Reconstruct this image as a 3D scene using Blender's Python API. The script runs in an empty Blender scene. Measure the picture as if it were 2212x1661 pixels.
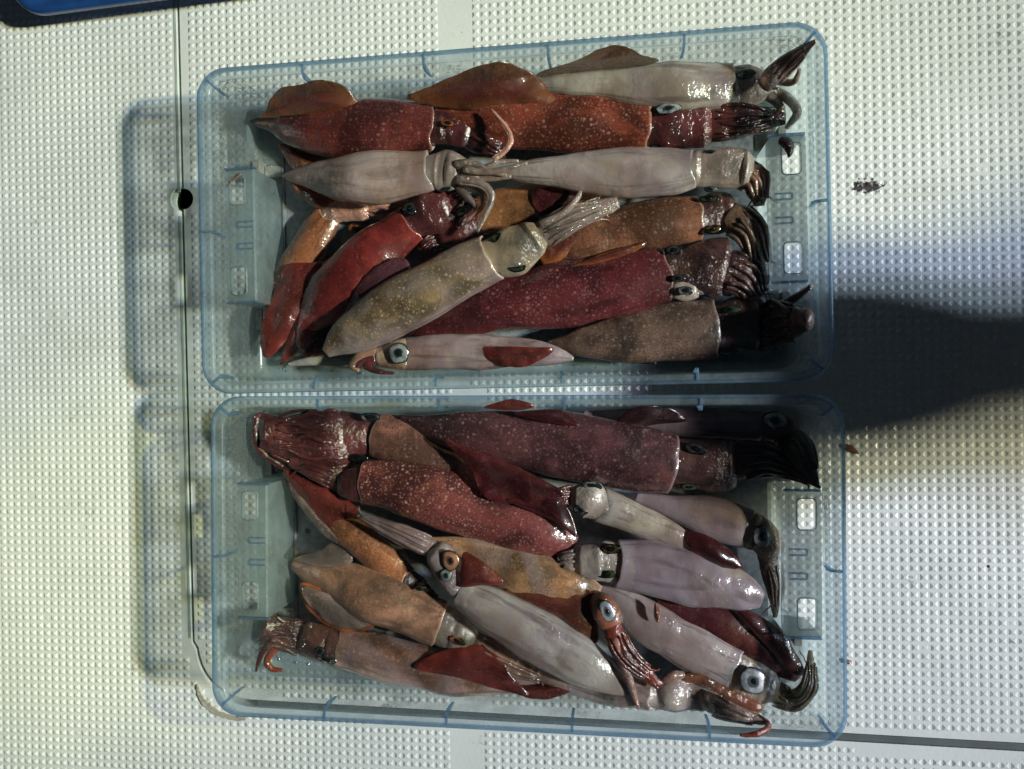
import bpy, math, random
from mathutils import Vector, noise, Matrix
R = math.radians
random.seed(7)
sc = bpy.context.scene
col = sc.collection

# ---------------------------------------------------------------- camera
TILT = R(7.5); FPX = 1670.0; SPX = 0.36e-3; HC = FPX*SPX
cam = bpy.data.cameras.new("camera"); camo = bpy.data.objects.new("camera", cam); col.objects.link(camo)
camo.location = (0, 0, HC); camo.rotation_euler = (0, TILT, 0)
cam.sensor_width = 36; cam.lens = 36*FPX/2212; cam.clip_start = 0.01; cam.clip_end = 50
sc.camera = camo
sc.render.resolution_x = 1024; sc.render.resolution_y = 769

# ---------------------------------------------------------------- world, lamps, exposure
w = bpy.data.worlds.new("World"); sc.world = w; w.use_nodes = True
w.node_tree.nodes['Background'].inputs[0].default_value = (0.55, 0.75, 1.0, 1)
w.node_tree.nodes['Background'].inputs[1].default_value = 0.018
sc.view_settings.view_transform = 'Standard'; sc.view_settings.look = 'None'
sc.view_settings.exposure = 0.0; sc.view_settings.gamma = 1.0

def lamp(name, loc, aim, colr, power, size=0.012, spot=None, blend=1.0):
    l = bpy.data.lights.new(name, 'SPOT'); l.energy = power; l.color = colr; l.shadow_soft_size = size
    l.spot_size = R(spot or 100); l.spot_blend = blend
    o = bpy.data.objects.new(name, l); col.objects.link(o); o.location = loc
    o.rotation_euler = (Vector(aim)-Vector(loc)).to_track_quat('-Z', 'Y').to_euler()
    return o
# two banks of small deck lamps on the starboard rail, plus added soft spots that tint the deck
for i, (dy, dz) in enumerate(((-.06, -.06), (.06, -.06), (-.06, .06), (.06, .06))):
    lamp('deck_lamp', (4.4, -.13+dy, 3.1+dz), (-.55, .14, 0), (1.0, .96, .68), 232, .05, 19)
    lamp('deck_lamp_cool', (4.4, .13+dy, 3.1+dz), (-.50, -.08, 0), (.66, .82, 1.0), 250, .05, 20)
lamp('added_glow_spot', (4.2, -.1, 3.1), (-.20, .30, 0), (.94, 1.0, .40), 300, .06, 9)  # added soft spots, standing in for colour banding from lamp flicker
lamp('added_glow_spot', (4.0, 1.5, 3.1), (-.44, -.165, 0), (1.0, .98, .34), 640, .06, 4.4)
lamp('added_glow_spot', (4.2, .1, 3.1), (.28, -.10, 0), (.62, .52, 1.0), 170, .06, 8)

# ---------------------------------------------------------------- helpers
def P(px, py, z):
    u = (px-1106)/FPX; v = -(py-830.5)/FPX
    ct, st = math.cos(TILT), math.sin(TILT)
    d = Vector((-st+u*ct, v, -ct-u*st))
    return Vector((0, 0, HC)) + d*((HC-z)/(-d.z))
def scl(px, py, z):                       # metres covered by one photo pixel there
    return (P(px, py-1, z)-P(px, py+1, z)).length/2

def mesh_obj(name, verts, faces, mats, parent=None, smooth=True, midx=None, attrs=None):
    me = bpy.data.meshes.new(name); me.from_pydata([tuple(v) for v in verts], [], faces)
    for m in (mats if isinstance(mats, (list, tuple)) else [mats]): me.materials.append(m)
    me.polygons.foreach_set('use_smooth', [smooth]*len(me.polygons))
    if midx: me.polygons.foreach_set('material_index', midx)
    for k, vals in (attrs or {}).items():
        a = me.attributes.new(k, 'FLOAT', 'POINT'); a.data.foreach_set('value', vals)
    me.update()
    o = bpy.data.objects.new(name, me); col.objects.link(o)
    if parent: o.parent = parent
    return o
def tag(o, label=None, cat=None, group=None, kind=None):
    for k, v in (('label', label), ('category', cat), ('group', group), ('kind', kind)):
        if v: o[k] = v
    return o
def empty(name, loc=(0, 0, 0), rz=0):
    o = bpy.data.objects.new(name, None); col.objects.link(o); o.location = loc; o.rotation_euler = (0, 0, rz)
    o.empty_display_size = .02
    return o
def box_vf(V, F, x0, x1, y0, y1, z0, z1):
    b = len(V)
    V += [(x0, y0, z0), (x1, y0, z0), (x1, y1, z0), (x0, y1, z0), (x0, y0, z1), (x1, y0, z1), (x1, y1, z1), (x0, y1, z1)]
    F += [tuple(b+i for i in f) for f in ((0, 3, 2, 1), (4, 5, 6, 7), (0, 1, 5, 4), (1, 2, 6, 5), (2, 3, 7, 6), (3, 0, 4, 7))]
def catmull(pts, n, closed=False):
    out = []; m = len(pts); seg = m if closed else m-1
    for i in range(seg):
        g = lambda k: pts[k % m] if closed else pts[max(0, min(m-1, k))]
        p0, p1, p2, p3 = g(i-1), g(i), g(i+1), g(i+2)
        for j in range(n):
            t = j/n
            out.append(tuple(.5*((2*b)+(-a+c)*t+(2*a-5*b+4*c-d)*t*t+(-a+3*b-3*c+d)*t**3) for a, b, c, d in zip(p0, p1, p2, p3)))
    if not closed: out.append(tuple(pts[-1]))
    return out

# ---------------------------------------------------------------- node helpers
class NT:
    def __init__(s, name):
        s.m = bpy.data.materials.new(name); s.m.use_nodes = True; s.t = s.m.node_tree; s.t.nodes.clear()
        s.out = s.n('ShaderNodeOutputMaterial')
    def n(s, ty, **kw):
        nd = s.t.nodes.new(ty)
        for k, v in kw.items(): setattr(nd, k, v)
        return nd
    def l(s, a, b): s.t.links.new(a, b)
    def inp(s, sock, v):
        if isinstance(v, bpy.types.NodeSocket): s.l(v, sock)
        elif isinstance(v, (tuple, list)) and len(v) == 3 and sock.type == 'RGBA': sock.default_value = (*v, 1)
        else: sock.default_value = v
    def co(s, kind='Object'): return s.n('ShaderNodeTexCoord').outputs[kind]
    def noise(s, vec, scale, detail=3, rough=.55, dist=0):
        nd = s.n('ShaderNodeTexNoise'); s.l(vec, nd.inputs['Vector']); nd.inputs['Scale'].default_value = scale
        nd.inputs['Detail'].default_value = detail; nd.inputs['Roughness'].default_value = rough; nd.inputs['Distortion'].default_value = dist
        return nd.outputs['Fac']
    def vor(s, vec, scale, feature='F1', out='Distance', rnd=1.0):
        nd = s.n('ShaderNodeTexVoronoi', feature=feature); s.l(vec, nd.inputs['Vector']); nd.inputs['Scale'].default_value = scale
        nd.inputs['Randomness'].default_value = rnd
        return nd.outputs[out]
    def rng(s, v, a, b, c=0.0, d=1.0, smooth=True):
        nd = s.n('ShaderNodeMapRange', interpolation_type='SMOOTHSTEP' if smooth else 'LINEAR')
        s.inp(nd.inputs['Value'], v)
        for k, x in zip(('From Min', 'From Max', 'To Min', 'To Max'), (a, b, c, d)): s.inp(nd.inputs[k], x)
        return nd.outputs['Result']
    def ma(s, op, a, b=0.0, c=0.0, clamp=False):
        nd = s.n('ShaderNodeMath', operation=op, use_clamp=clamp)
        s.inp(nd.inputs[0], a); s.inp(nd.inputs[1], b)
        if len(nd.inputs) > 2: s.inp(nd.inputs[2], c)
        return nd.outputs[0]
    def mix(s, f, a, b, mode='MIX'):
        nd = s.n('ShaderNodeMix', data_type='RGBA', blend_type=mode)
        s.inp(nd.inputs[0], f); s.inp(nd.inputs[6], a); s.inp(nd.inputs[7], b)
        return nd.outputs[2]
    def attr(s, name):
        nd = s.n('ShaderNodeAttribute', attribute_name=name); return nd.outputs['Fac']
    def map(s, vec, scale=(1, 1, 1), loc=(0, 0, 0)):
        nd = s.n('ShaderNodeMapping'); s.l(vec, nd.inputs['Vector']); nd.inputs['Scale'].default_value = scale; nd.inputs['Location'].default_value = loc
        return nd.outputs[0]
    def bump(s, h, strength, dist=.001):
        nd = s.n('ShaderNodeBump'); nd.inputs['Strength'].default_value = strength; nd.inputs['Distance'].default_value = dist
        s.l(h, nd.inputs['Height']); return nd.outputs[0]
    def pbr(s, **kw):
        nd = s.n('ShaderNodeBsdfPrincipled')
        for k, v in kw.items(): s.inp(nd.inputs[k.replace('_', ' ')], v)
        return nd
    def done(s, sh): s.l(sh, s.out.inputs['Surface']); return s.m

# ---------------------------------------------------------------- materials of the setting
def mat_deck():
    n = NT('deck_gelcoat'); co = n.co()
    gr = n.noise(co, 5, 5, .7, .5); g = n.noise(co, 9, 4); g2 = n.noise(co, 160, 3)
    c = n.mix(n.rng(g, .3, .7), (.69, .71, .69), (.77, .78, .76))
    c = n.mix(n.rng(g2, .66, .78, 0, .35), c, (.40, .41, .36))
    c = n.mix(n.rng(gr, .56, .72, 0, .28), c, (.46, .45, .36))
    c = n.mix(n.ma('MULTIPLY', n.rng(n.noise(co, 26, 5, .75), .60, .72), n.rng(n.noise(co, 500, 2), .45, .6), clamp=True), c, (.34, .33, .27))
    # dried ink smear by the right of the upper tray
    p = P(1872, 402, 0)
    d = n.n('ShaderNodeVectorMath', operation='DISTANCE'); n.l(n.map(co, (1, 2.3, 1)), d.inputs[0]); d.inputs[1].default_value = (p.x, p.y*2.3, 0)
    k = n.ma('SUBTRACT', n.ma('MULTIPLY', n.noise(co, 330, 4, .7), .034), d.outputs['Value'])
    c = n.mix(n.rng(k, .0058, .0075), c, (.06, .045, .05))
    # tiny dark specks
    sp = n.vor(co, 16); c = n.mix(n.rng(sp, .022, .015), c, (.05, .05, .045))
    wet = n.rng(n.noise(co, 7, 2), .52, .60)
    h = n.ma('ADD', n.noise(co, 260, 3), n.ma('MULTIPLY', n.vor(co, 420, 'SMOOTH_F1'), .5))
    b = n.pbr(Base_Color=c, Roughness=n.rng(wet, 0, 1, .36, .20), Coat_Weight=n.rng(wet, 0, 1, .45, 1.0), Coat_Roughness=.17)
    n.l(n.bump(h, .22, .0006), b.inputs['Normal'])
    return n.done(b.outputs[0])
def mat_simple(name, c, rough=.5, metal=0, c2=None, sc_=60, bump=.1, coat=0):
    n = NT(name); co = n.co(); f = n.noise(co, sc_, 4)
    b = n.pbr(Base_Color=n.mix(n.rng(f, .3, .7), c, c2 or tuple(x*.75 for x in c)), Roughness=rough, Metallic=metal, Coat_Weight=coat, Coat_Roughness=.1)
    n.l(n.bump(n.noise(co, sc_*6, 3), bump, .0006), b.inputs['Normal'])
    return n.done(b.outputs[0])
def mat_plastic(name, tint, trans, body, dirt=.8):
    """tinted clear plastic: partly see-through, a little milky, glossy, dirty in patches"""
    n = NT(name); co = n.co()
    t = n.n('ShaderNodeBsdfTransparent'); t.inputs[0].default_value = (*tint, 1)
    g1 = n.noise(co, 17, 6, .72); g2 = n.noise(co, 420, 4, .7)
    xyz = n.n('ShaderNodeSeparateXYZ'); n.l(co, xyz.inputs[0])
    endz = n.rng(n.ma('ABSOLUTE', xyz.outputs[0]), .15, .205, 0, .09)
    grime = n.ma('MULTIPLY', n.rng(n.ma('ADD', g1, endz), .50, .66), n.rng(g2, .38, .60, .25, 1), clamp=True)
    grime = n.ma('MULTIPLY', grime, dirt, clamp=True)
    base = n.mix(n.rng(n.noise(co, 60, 3), .3, .7), body, tuple(x*.85 for x in body))
    base = n.mix(grime, base, (.10, .085, .065))
    b = n.pbr(Base_Color=base, Roughness=.28, Coat_Weight=1.0, Coat_Roughness=.17, Specular_IOR_Level=.5)
    hh = n.ma('ADD', n.noise(co, 55, 3), n.ma('MULTIPLY', n.rng(n.vor(co, 190), .30, .12), .9))
    n.l(n.bump(hh, .30, .0012), b.inputs['Normal'])
    tl = n.n('ShaderNodeBsdfTranslucent'); tl.inputs[0].default_value = (*[min(.95, x*2.1) for x in body], 1)
    m0 = n.n('ShaderNodeMixShader'); m0.inputs[0].default_value = .50; n.l(b.outputs[0], m0.inputs[1]); n.l(tl.outputs[0], m0.inputs[2])
    mx = n.n('ShaderNodeMixShader')
    n.inp(mx.inputs[0], n.ma('MAXIMUM', n.rng(n.noise(co, 38, 4, .7), .3, .7, 1-trans-.14, min(1, 1-trans+.14)), grime)); n.l(t.outputs[0], mx.inputs[1]); n.l(m0.outputs[0], mx.inputs[2])
    return n.done(mx.outputs[0])
M = {}
M['deck'] = mat_deck()
M['gutter'] = mat_simple('gutter_dark', (.012, .018, .018), .6)
M['gasket'] = mat_simple('grey_rubber', (.11, .125, .125), .55)
M['ledge'] = mat_simple('pale_green_edge', (.50, .58, .50), .5)
M['rust'] = mat_simple('peeled_rusty_paint', (.30, .25, .18), .8, c2=(.50, .48, .40), sc_=300, bump=.8)
M['wall'] = mat_plastic('tray_wall_plastic', (.76, .81, .82), .28, (.25, .305, .315))
M['clear'] = mat_plastic('tray_clear_wall', (.87, .91, .92), .60, (.25, .31, .325), .85)
M['rim'] = mat_plastic('tray_rim_plastic', (.78, .85, .89), .56, (.32, .39, .43), .6)
M['edge'] = mat_plastic('tray_edge_plastic', (.60, .73, .85), .54, (.22, .31, .40), .6)
M['plate'] = mat_simple('brushed_steel', (.34, .36, .39), .42, .30, c2=(.22, .24, .26), sc_=220, bump=.3)
def mat_water():
    n = NT('water_drop'); t = n.n('ShaderNodeBsdfTransparent'); t.inputs[0].default_value = (.80, .86, .86, 1)
    g = n.n('ShaderNodeBsdfGlossy'); g.inputs['Roughness'].default_value = .12
    fr = n.n('ShaderNodeFresnel'); fr.inputs[0].default_value = 1.6
    m = n.n('ShaderNodeMixShader'); n.l(n.ma('ADD', fr.outputs[0], .08), m.inputs[0]); n.l(t.outputs[0], m.inputs[1]); n.l(g.outputs[0], m.inputs[2])
    return n.done(m.outputs[0])
M['water'] = mat_water()
M['steel'] = mat_simple('clip_steel', (.45, .46, .42), .32, .6, c2=(.28, .28, .25), sc_=200, bump=.3)
M['bluebin'] = mat_simple('blue_bin_plastic', (.010, .045, .17), .35, c2=(.013, .06, .21), coat=.4)

# ================================================================ THE DECK
def line_arc(cx, cy, r, a0, a1, n):
    return [(cx+r*math.cos(R(a0+(a1-a0)*i/n)), cy+r*math.sin(R(a0+(a1-a0)*i/n))) for i in range(n+1)]
XLb = lambda y: -.3515-(y-.0)*.0262     # left seam, centre line
YB = -.2617
RC = .046
GL, GB = .0014, .0031                    # half widths of the seam
hx, hy = P(394, 430, 0).x+.0, P(394, 430, 0).y
lx = XLb(YB)+GL
# hatch lid outline
lid = [(1.3, .9), (XLb(.9)+GL, .9)]
lid += [(XLb(hy)+GL, hy+.0086)] + line_arc(hx+.001, hy, .0086, 105, -105, 18) + [(XLb(hy)+GL, hy-.0086)]
lid += [(XLb(YB+GB+RC)+GL, YB+GB+RC)] + line_arc(lx+RC+.002, YB+GB+RC, RC, 180, 270, 14)[1:] + [(1.3, YB+GB)]
sur = [(-1.3, .9), (XLb(.9)-GL, .9)]
sur += [(XLb(hy)-GL, hy+.0100)] + line_arc(hx-.001, hy, .0100, 90, 270, 16) + [(XLb(hy)-GL, hy-.0100)]
lx2 = XLb(YB)-GL
R2 = RC+.004
sur += [(XLb(YB-GB+R2)-GL, YB-GB+R2)] + line_arc(lx2+R2+.002, YB-GB+R2, R2, 180, 270, 14)[1:] + [(1.3, YB-GB), (1.3, -.9), (-1.3, -.9)]
def slab(name, outline, z0, z1, mat, parent):
    k = len(outline); V = [(x, y, z1) for x, y in outline]+[(x, y, z0) for x, y in outline]
    area = sum(outline[i][0]*outline[(i+1) % k][1]-outline[(i+1) % k][0]*outline[i][1] for i in range(k))
    top = list(range(k)); F = [top if area > 0 else top[::-1]]
    for i in range(k):
        j = (i+1) % k; q = (i, k+i, k+j, j); F.append(q if area > 0 else q[::-1])
    return mesh_obj(name, V, F, mat, parent, smooth=False)
lid_root = empty('hatch_lid'); tag(lid_root, kind='structure')
sur_root = empty('deck'); tag(sur_root, kind='structure')
slab('lid_panel', lid, -.012, 0, M['deck'], lid_root)
slab('deck_panel', sur, -.012, 0, M['deck'], sur_root)
mesh_obj('gutter', [(-1.3, -.9, -.013), (1.3, -.9, -.013), (1.3, .9, -.013), (-1.3, .9, -.013)], [(0, 1, 2, 3)], M['gutter'], sur_root, False)
V, F = [], []; box_vf(V, F, -.29, 1.29, YB-GB+.0004, YB+GB-.0009, -.012, -.0012); mesh_obj('gasket', V, F, M['gasket'], sur_root, False)
# pale ledge crescent inside the finger hole
a = line_arc(hx-.001, hy, .0099, 80, 280, 18); b = line_arc(hx+.0022, hy-.0015, .0088, 110, 262, 18)
V = [(x, y, -.0022) for x, y in a]+[(x, y, -.0022) for x, y in b]+[(x, y, -.0105) for x, y in b]; k = len(a)
F = [(i, i+1, k+i+1, k+i) for i in range(k-1)]+[(k+i, k+i+1, 2*k+i+1, 2*k+i) for i in range(k-1)]
mesh_obj('hole_ledge', V, F, M['ledge'], sur_root, False)
# painted lip of the seam: thin pale bevel strip on the surround
V, F = [], []
ys = [.89-.01*i for i in range(0, 112)]
ys = [y for y in ys if y > YB+R2]
for y in ys: V += [(XLb(y)-GL-.0022-.0004*noise.noise((y*90, 0, 0)), y, .00035), (XLb(y)-GL-.0001, y, .0006), (XLb(y)-GL+.0001, y, -.004)]
for i in range(len(ys)-1):
    if abs(ys[i]-hy) < .014: continue
    F += [(3*i, 3*i+3, 3*i+4, 3*i+1), (3*i+1, 3*i+4, 3*i+5, 3*i+2)]
mesh_obj('seam_lip', V, F, M['ledge'], sur_root, False)

# anti-slip studs: real pyramids in a grid turned one degree with the deck
def studs():
    srnd = random.Random(3)
    PX, PY = .00665, .00645; ang = R(1.0); ca, sa = math.cos(ang), math.sin(ang)
    hb = .455; H = .00082
    def field(inside):
        V, F = [], []
        for j in range(-80, 81):
            for i in range(-105, 100):
                u = (i+.5)*PX; v = (j+.5)*PY
                x = u*ca-v*sa; y = u*sa+v*ca
                if not inside(x, y): continue
                h = H*(1+.16*noise.noise((x*300, y*300, 0))+.30*noise.noise((x*14, y*14, 3)))*(.35 if srnd.random() < .006 else 1)
                b = len(V); t = .11
                for (du, dv, z) in ((-hb-.02, -hb+.03, -.0002), (hb+.02, -hb+.03, -.0002), (hb+.02, hb-.03, -.0002), (-hb-.02, hb-.03, -.0002), (-t, -t, h), (t, -t, h), (t, t, h), (-t, t, h)):
                    uu = u+du*PX; vv = v+dv*PY
                    V.append((uu*ca-vv*sa, uu*sa+vv*ca, z))
                F += [(b+4, b+5, b+6, b+7), (b, b+1, b+5, b+4), (b+1, b+2, b+6, b+5), (b+2, b+3, b+7, b+6), (b+3, b, b+4, b+7)]
        return V, F
    def strip(x, y): return -.1395-.0*y < x-(.0015 if y < 0 else 0)*8 < -.1105
    def corner(x, y, m):      # signed: inside lid?
        if y < YB+GB+m or x < XLb(y)+GL+m: return False
        cx, cy = lx+RC+.002, YB+GB+RC
        if x < cx and y < cy and math.hypot(x-cx, y-cy) > RC-m: return False
        return True
    near_hole = lambda x, y: math.hypot(x-hx, y-hy) < .0145
    V, F = field(lambda x, y: corner(x, y, .0055) and not strip(x, y) and not near_hole(x, y))
    tag(mesh_obj('stud_relief', V, F, M['deck'], lid_root, False), kind='stuff')
    def out_(x, y):
        if near_hole(x, y) or strip(x, y): return False
        m = -.0068
        if y > YB+.06: return x < XLb(y)-GL+m
        return not corner(x, y, -.0125)
    V, F = field(out_)
    tag(mesh_obj('stud_relief', V, F, M['deck'], sur_root, False), kind='stuff')
studs()
# peeled, rusty sealant at the rounded seam corner
pts = [(428, 1478), (440, 1505), (455, 1520), (480, 1538), (505, 1546), (530, 1549), (528, 1556), (500, 1553), (478, 1548), (455, 1535), (437, 1517), (426, 1492)]
ol = catmull([tuple(P(x, y, 0))[:2] for x, y in pts], 5, True)
ol = [(x+.0008*noise.noise((x*900, y*900, 1)), y+.0012*noise.noise((x*900, y*900, 5))) for x, y in ol]
slab('peeled_sealant', ol, -.001, .0016, M['rust'], sur_root)

# ================================================================ TRAYS
TL, TH = .442, .070
T1 = dict(c=(-.0795, .1163), rz=R(1.25), W=.2375)
T2 = dict(c=(-.0700, -.1238), rz=R(.33), W=.2325)
def rrect(L, W, r, n=8):
    out = []
    for cx, cy, a0 in ((L/2-r, W/2-r, 0), (-L/2+r, W/2-r, 90), (-L/2+r, -W/2+r, 180), (L/2-r, -W/2+r, 270)):
        out += line_arc(cx, cy, r, a0, a0+90, n)
    return out
def build_tray(W, root):
    L = TL; fl = .0068; fe = .0088
    # --- rim: outer bead, flange and inner shoulder
    def ring(ox, oy, z, r): return [(x, y, z) for x, y in rrect(L-2*ox, W-2*oy, r)]
    prof = [(.0006, .0006, TH-.0075, .0215), (0, 0, TH-.0070, .022), (0, 0, TH-.0008, .022), (.0008, .0008, TH, .0213), (.0020, .0020, TH, .0203),
            (.0026, .0026, TH-.0011, .0198), (.0036, .0034, TH-.0014, .019), (fe-.0012, fl-.0012, TH-.0014, .0165), (fe, fl, TH-.0024, .0155), (fe+.0004, fl+.0004, TH-.005, .015)]
    k = 36; V = []; F = []; mi = []
    for (ox, oy, z, r) in prof: V += ring(ox, oy, z, r)
    for a in range(len(prof)-1):
        for i in range(k):
            j = (i+1) % k; F.append((a*k+i, a*k+j, (a+1)*k+j, (a+1)*k+i)); mi.append(0 if a < 5 else 1)
    mesh_obj('rim', V, F, [M['edge'], M['rim']], root, True, mi)
    # --- walls and floor with an inward step (grip) at each end; grid of the inner shell
    iL, iW = L/2-fe-.0005, W/2-fl-.0005
    def shell_ring(inset, z, r):
        return [(x, y, z) for x, y in rrect(2*(iL-inset), 2*(iW-inset), r)]
    V = []; F = []; MI = []
    rows = [(0, TH-.0040, .0150), (.0006, .055, .0145), (.0014, .035, .014), (.0022, .015, .013), (.0030, .0065, .012), (.0050, .0030, .0105), (.0085, .0022, .008)]
    gx0, gx1, gy = iL-.0245, iL, .050        # grip: depth, half width
    zl = .050
    for a in rows: V += shell_ring(*a)
    for a in range(len(rows)-1):
        for i in range(k):
            j = (i+1) % k
            # leave the end walls open where the grip opens to the outside
            if (i == 17 or i == 35) and a >= 1: continue
            F.append((a*k+i, (a+1)*k+i, (a+1)*k+j, a*k+j))
    # the straight end walls (between corner arcs): rebuild beside the grip
    def endwall(s):
        a0 = iL; yc = iW-.0150
        for y0, y1 in ((gy, yc), (-yc, -gy)):
            b = len(V)
            for (ins, z, r) in rows[1:]:
                ye = iW-ins-r
                ya, yb = (y0, ye) if y0 > 0 else (-ye, y1)
                V.append((s*(a0-ins), ya, z)); V.append((s*(a0-ins), yb, z))
            for q in range(len(rows)-2):
                F.append((b+2*q, b+2*q+1, b+2*q+3, b+2*q+2))
        b = len(V)      # wall above the ledge
        V.extend([(s*(a0-.0006), -gy, .055), (s*(a0-.0006), gy, .055), (s*(a0-.0012), gy, zl), (s*(a0-.0012), -gy, zl)])
        F.append((b, b+1, b+2, b+3))
    for s in (1, -1): endwall(s)
    # floor
    b = len(V); last = rows[-1]; fx, fy = iL-last[0], iW-last[0]
    base = (len(rows)-1)*k
    # floor as polygon ring with notches at the grips
    fl_out = []
    def pushring(a, b_):
        for i in range(a, b_): fl_out.append(V[base+i][:2])
    pushring(0, 18)
    fl_out += [(-fx, gy), (-gx0+.0005, gy), (-gx0+.0005, -gy), (-fx, -gy)]
    pushring(18, 36)
    fl_out += [(fx, -gy), (gx0-.0005, -gy), (gx0-.0005, gy), (fx, gy)]
    nb = len(V); V += [(x, y, .0022) for x, y in fl_out]; F.append(tuple(range(nb, nb+len(fl_out))))
    MI = [0 if max(V[i][2] for i in f) < .016 else 1 for f in F]
    mesh_obj('shell', V, F, [M['wall'], M['clear']], root, True, MI)
    # --- grips
    for s in (1, -1):
        V, F = [], []
        def q(*p):
            b = len(V); V.extend([(s*x, y, z) for x, y, z in p]); F.append(tuple(range(b, b+len(p))))
        x0, x1 = gx0, iL-.0012
        # windows through the ledge, and the slots' places left plain
        wins = [(x0+.0075, x0+.0195, .0235, .0445), (x0+.0075, x0+.0195, -.0445, -.0235)]
        xs = sorted({x0+.0012, x1, wins[0][0], wins[0][1]}); ysn = sorted({-gy+.0012, gy-.0012, -.0445, -.0235, .0235, .0445})
        for i in range(len(xs)-1):
            for j in range(len(ysn)-1):
                cx, cy = (xs[i]+xs[i+1])/2, (ysn[j]+ysn[j+1])/2
                if any(wx0 < cx < wx1 and wy0 < cy < wy1 for wx0, wx1, wy0, wy1 in wins): continue
                q((xs[i], ysn[j], zl), (xs[i+1], ysn[j], zl), (xs[i+1], ysn[j+1], zl), (xs[i], ysn[j+1], zl))
        # rounded window corners + window walls
        for wx0, wx1, wy0, wy1 in wins:
            rr = .0030
            o = rrect(wx1-wx0, wy1-wy0, rr, 5); cx, cy = (wx0+wx1)/2, (wy0+wy1)/2
            o = [(x+cx, y+cy) for x, y in o]
            for c_i, (qx, qy) in enumerate(((wx1, wy1), (wx0, wy1), (wx0, wy0), (wx1, wy0))):
                arc = o[c_i*6:c_i*6+6]
                q((qx, qy, zl), *[(x, y, zl) for x, y in arc])
            m = len(o)
            for i in range(m):
                a, b_ = o[i], o[(i+1) % m]
                q((a[0], a[1], zl), (b_[0], b_[1], zl), (b_[0], b_[1], zl-.0030), (a[0], a[1], zl-.0030))
                # raised bead round the window
                ga = ((a[0]-cx)*1.14+cx, (a[1]-cy)*1.075+cy); gb = ((b_[0]-cx)*1.14+cx, (b_[1]-cy)*1.075+cy)
                q((a[0], a[1], zl+.0007), (b_[0], b_[1], zl+.0007), (gb[0], gb[1], zl+.0001), (ga[0], ga[1], zl+.0001))
        # chamfered top edge, inner face, side faces
        q((x0+.0012, -gy+.0012, zl), (x0+.0012, gy-.0012, zl), (x0, gy, zl-.0014), (x0, -gy, zl-.0014))
        q((x0, -gy, zl-.0014), (x0, gy, zl-.0014), (x0-.0004, gy, .0022), (x0-.0004, -gy, .0022))
        for t in (1, -1):
            q((x0+.0012, t*(gy-.0012), zl), (x1, t*(gy-.0012), zl), (x1, t*gy, zl-.0014), (x0, t*gy, zl-.0014))
            q((x0, t*gy, zl-.0014), (x1, t*gy, zl-.0014), (x1, t*gy, .0022), (x0-.0004, t*gy, .0022))
        g = mesh_obj('end_grip', V, F, M['wall'], root, False)
        # upstand lines at the two sides of the ledge
        for t in (1, -1):
            V, F = [], []; xa, xb = sorted((s*(x0-.0015), s*(x1-.0005))); ya, yb = sorted((t*(gy-.0004), t*(gy+.0012)))
            box_vf(V, F, xa, xb, ya, yb, zl-.002, zl+.0014)
            mesh_obj('grip_ridge', V, F, M['edge'], g, False)
        # two U-shaped raised slots between the windows
        for yc in (.0082, -.0082):
            V, F = [], []; xa, xb = x0+.0015, x0+.0140
            pth = [(xa, yc-.0026), (xb-.001, yc-.0026), (xb, yc-.0018), (xb, yc+.0018), (xb-.001, yc+.0026), (xa, yc+.0026)]
            off = [(xa, yc-.0014), (xb-.0017, yc-.0014), (xb-.0012, yc-.001), (xb-.0012, yc+.001), (xb-.0017, yc+.0014), (xa, yc+.0014)]
            for i in range(6):
                V += [(s*pth[i][0], pth[i][1], zl), (s*pth[i][0], pth[i][1], zl+.0012), (s*off[i][0], off[i][1], zl+.0012), (s*off[i][0], off[i][1], zl)]
            for i in range(5):
                for c in range(3): F.append((4*i+c, 4*i+4+c, 4*i+5+c, 4*i+1+c))
            F += [(0, 1, 2, 3), (20, 21, 22, 23)]
            mesh_obj('slot_ridge', V, F, M['edge'], g, False)
    # --- stacking ribs across the flange and down the wall
    def rib(x, y, ang, long_=.026):
        ca, sa = math.cos(ang), math.sin(ang)
        pr = [(0.0022, TH+.0002), (.0022, TH-.0016), (fl+.0006, TH-.0022), (fl+.0010, TH-long_), (fl+.0016, TH-long_+.001), (fl+.0042, TH-.007), (fl+.0034, TH-.0028), (fl-.001, TH-.0004)]
        V = []
        for w_ in (-.0009, .0009):
            for d, z in pr: V.append((x+d*ca-w_*sa, y+d*sa+w_*ca, z))
        m = len(pr); F = [tuple(range(m-1, -1, -1)), tuple(range(m, 2*m))]
        for i in range(m):
            j = (i+1) % m; F.append((i, j, m+j, m+i))
        mesh_obj('rib', V, F, M['edge'], root, False)
    for fx_ in (-.140, -.051, .037, .129):
        rib(fx_, W/2, -math.pi/2); rib(fx_+.004, -W/2, math.pi/2)
    rib(-L/2, 0.0, 0); rib(L/2, 0, math.pi)
    for sx in (1, -1):
        for sy in (1, -1):
            rib(sx*(L/2-.0064), sy*(W/2-.0064), math.atan2(-sy, -sx))
trays = []
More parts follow.
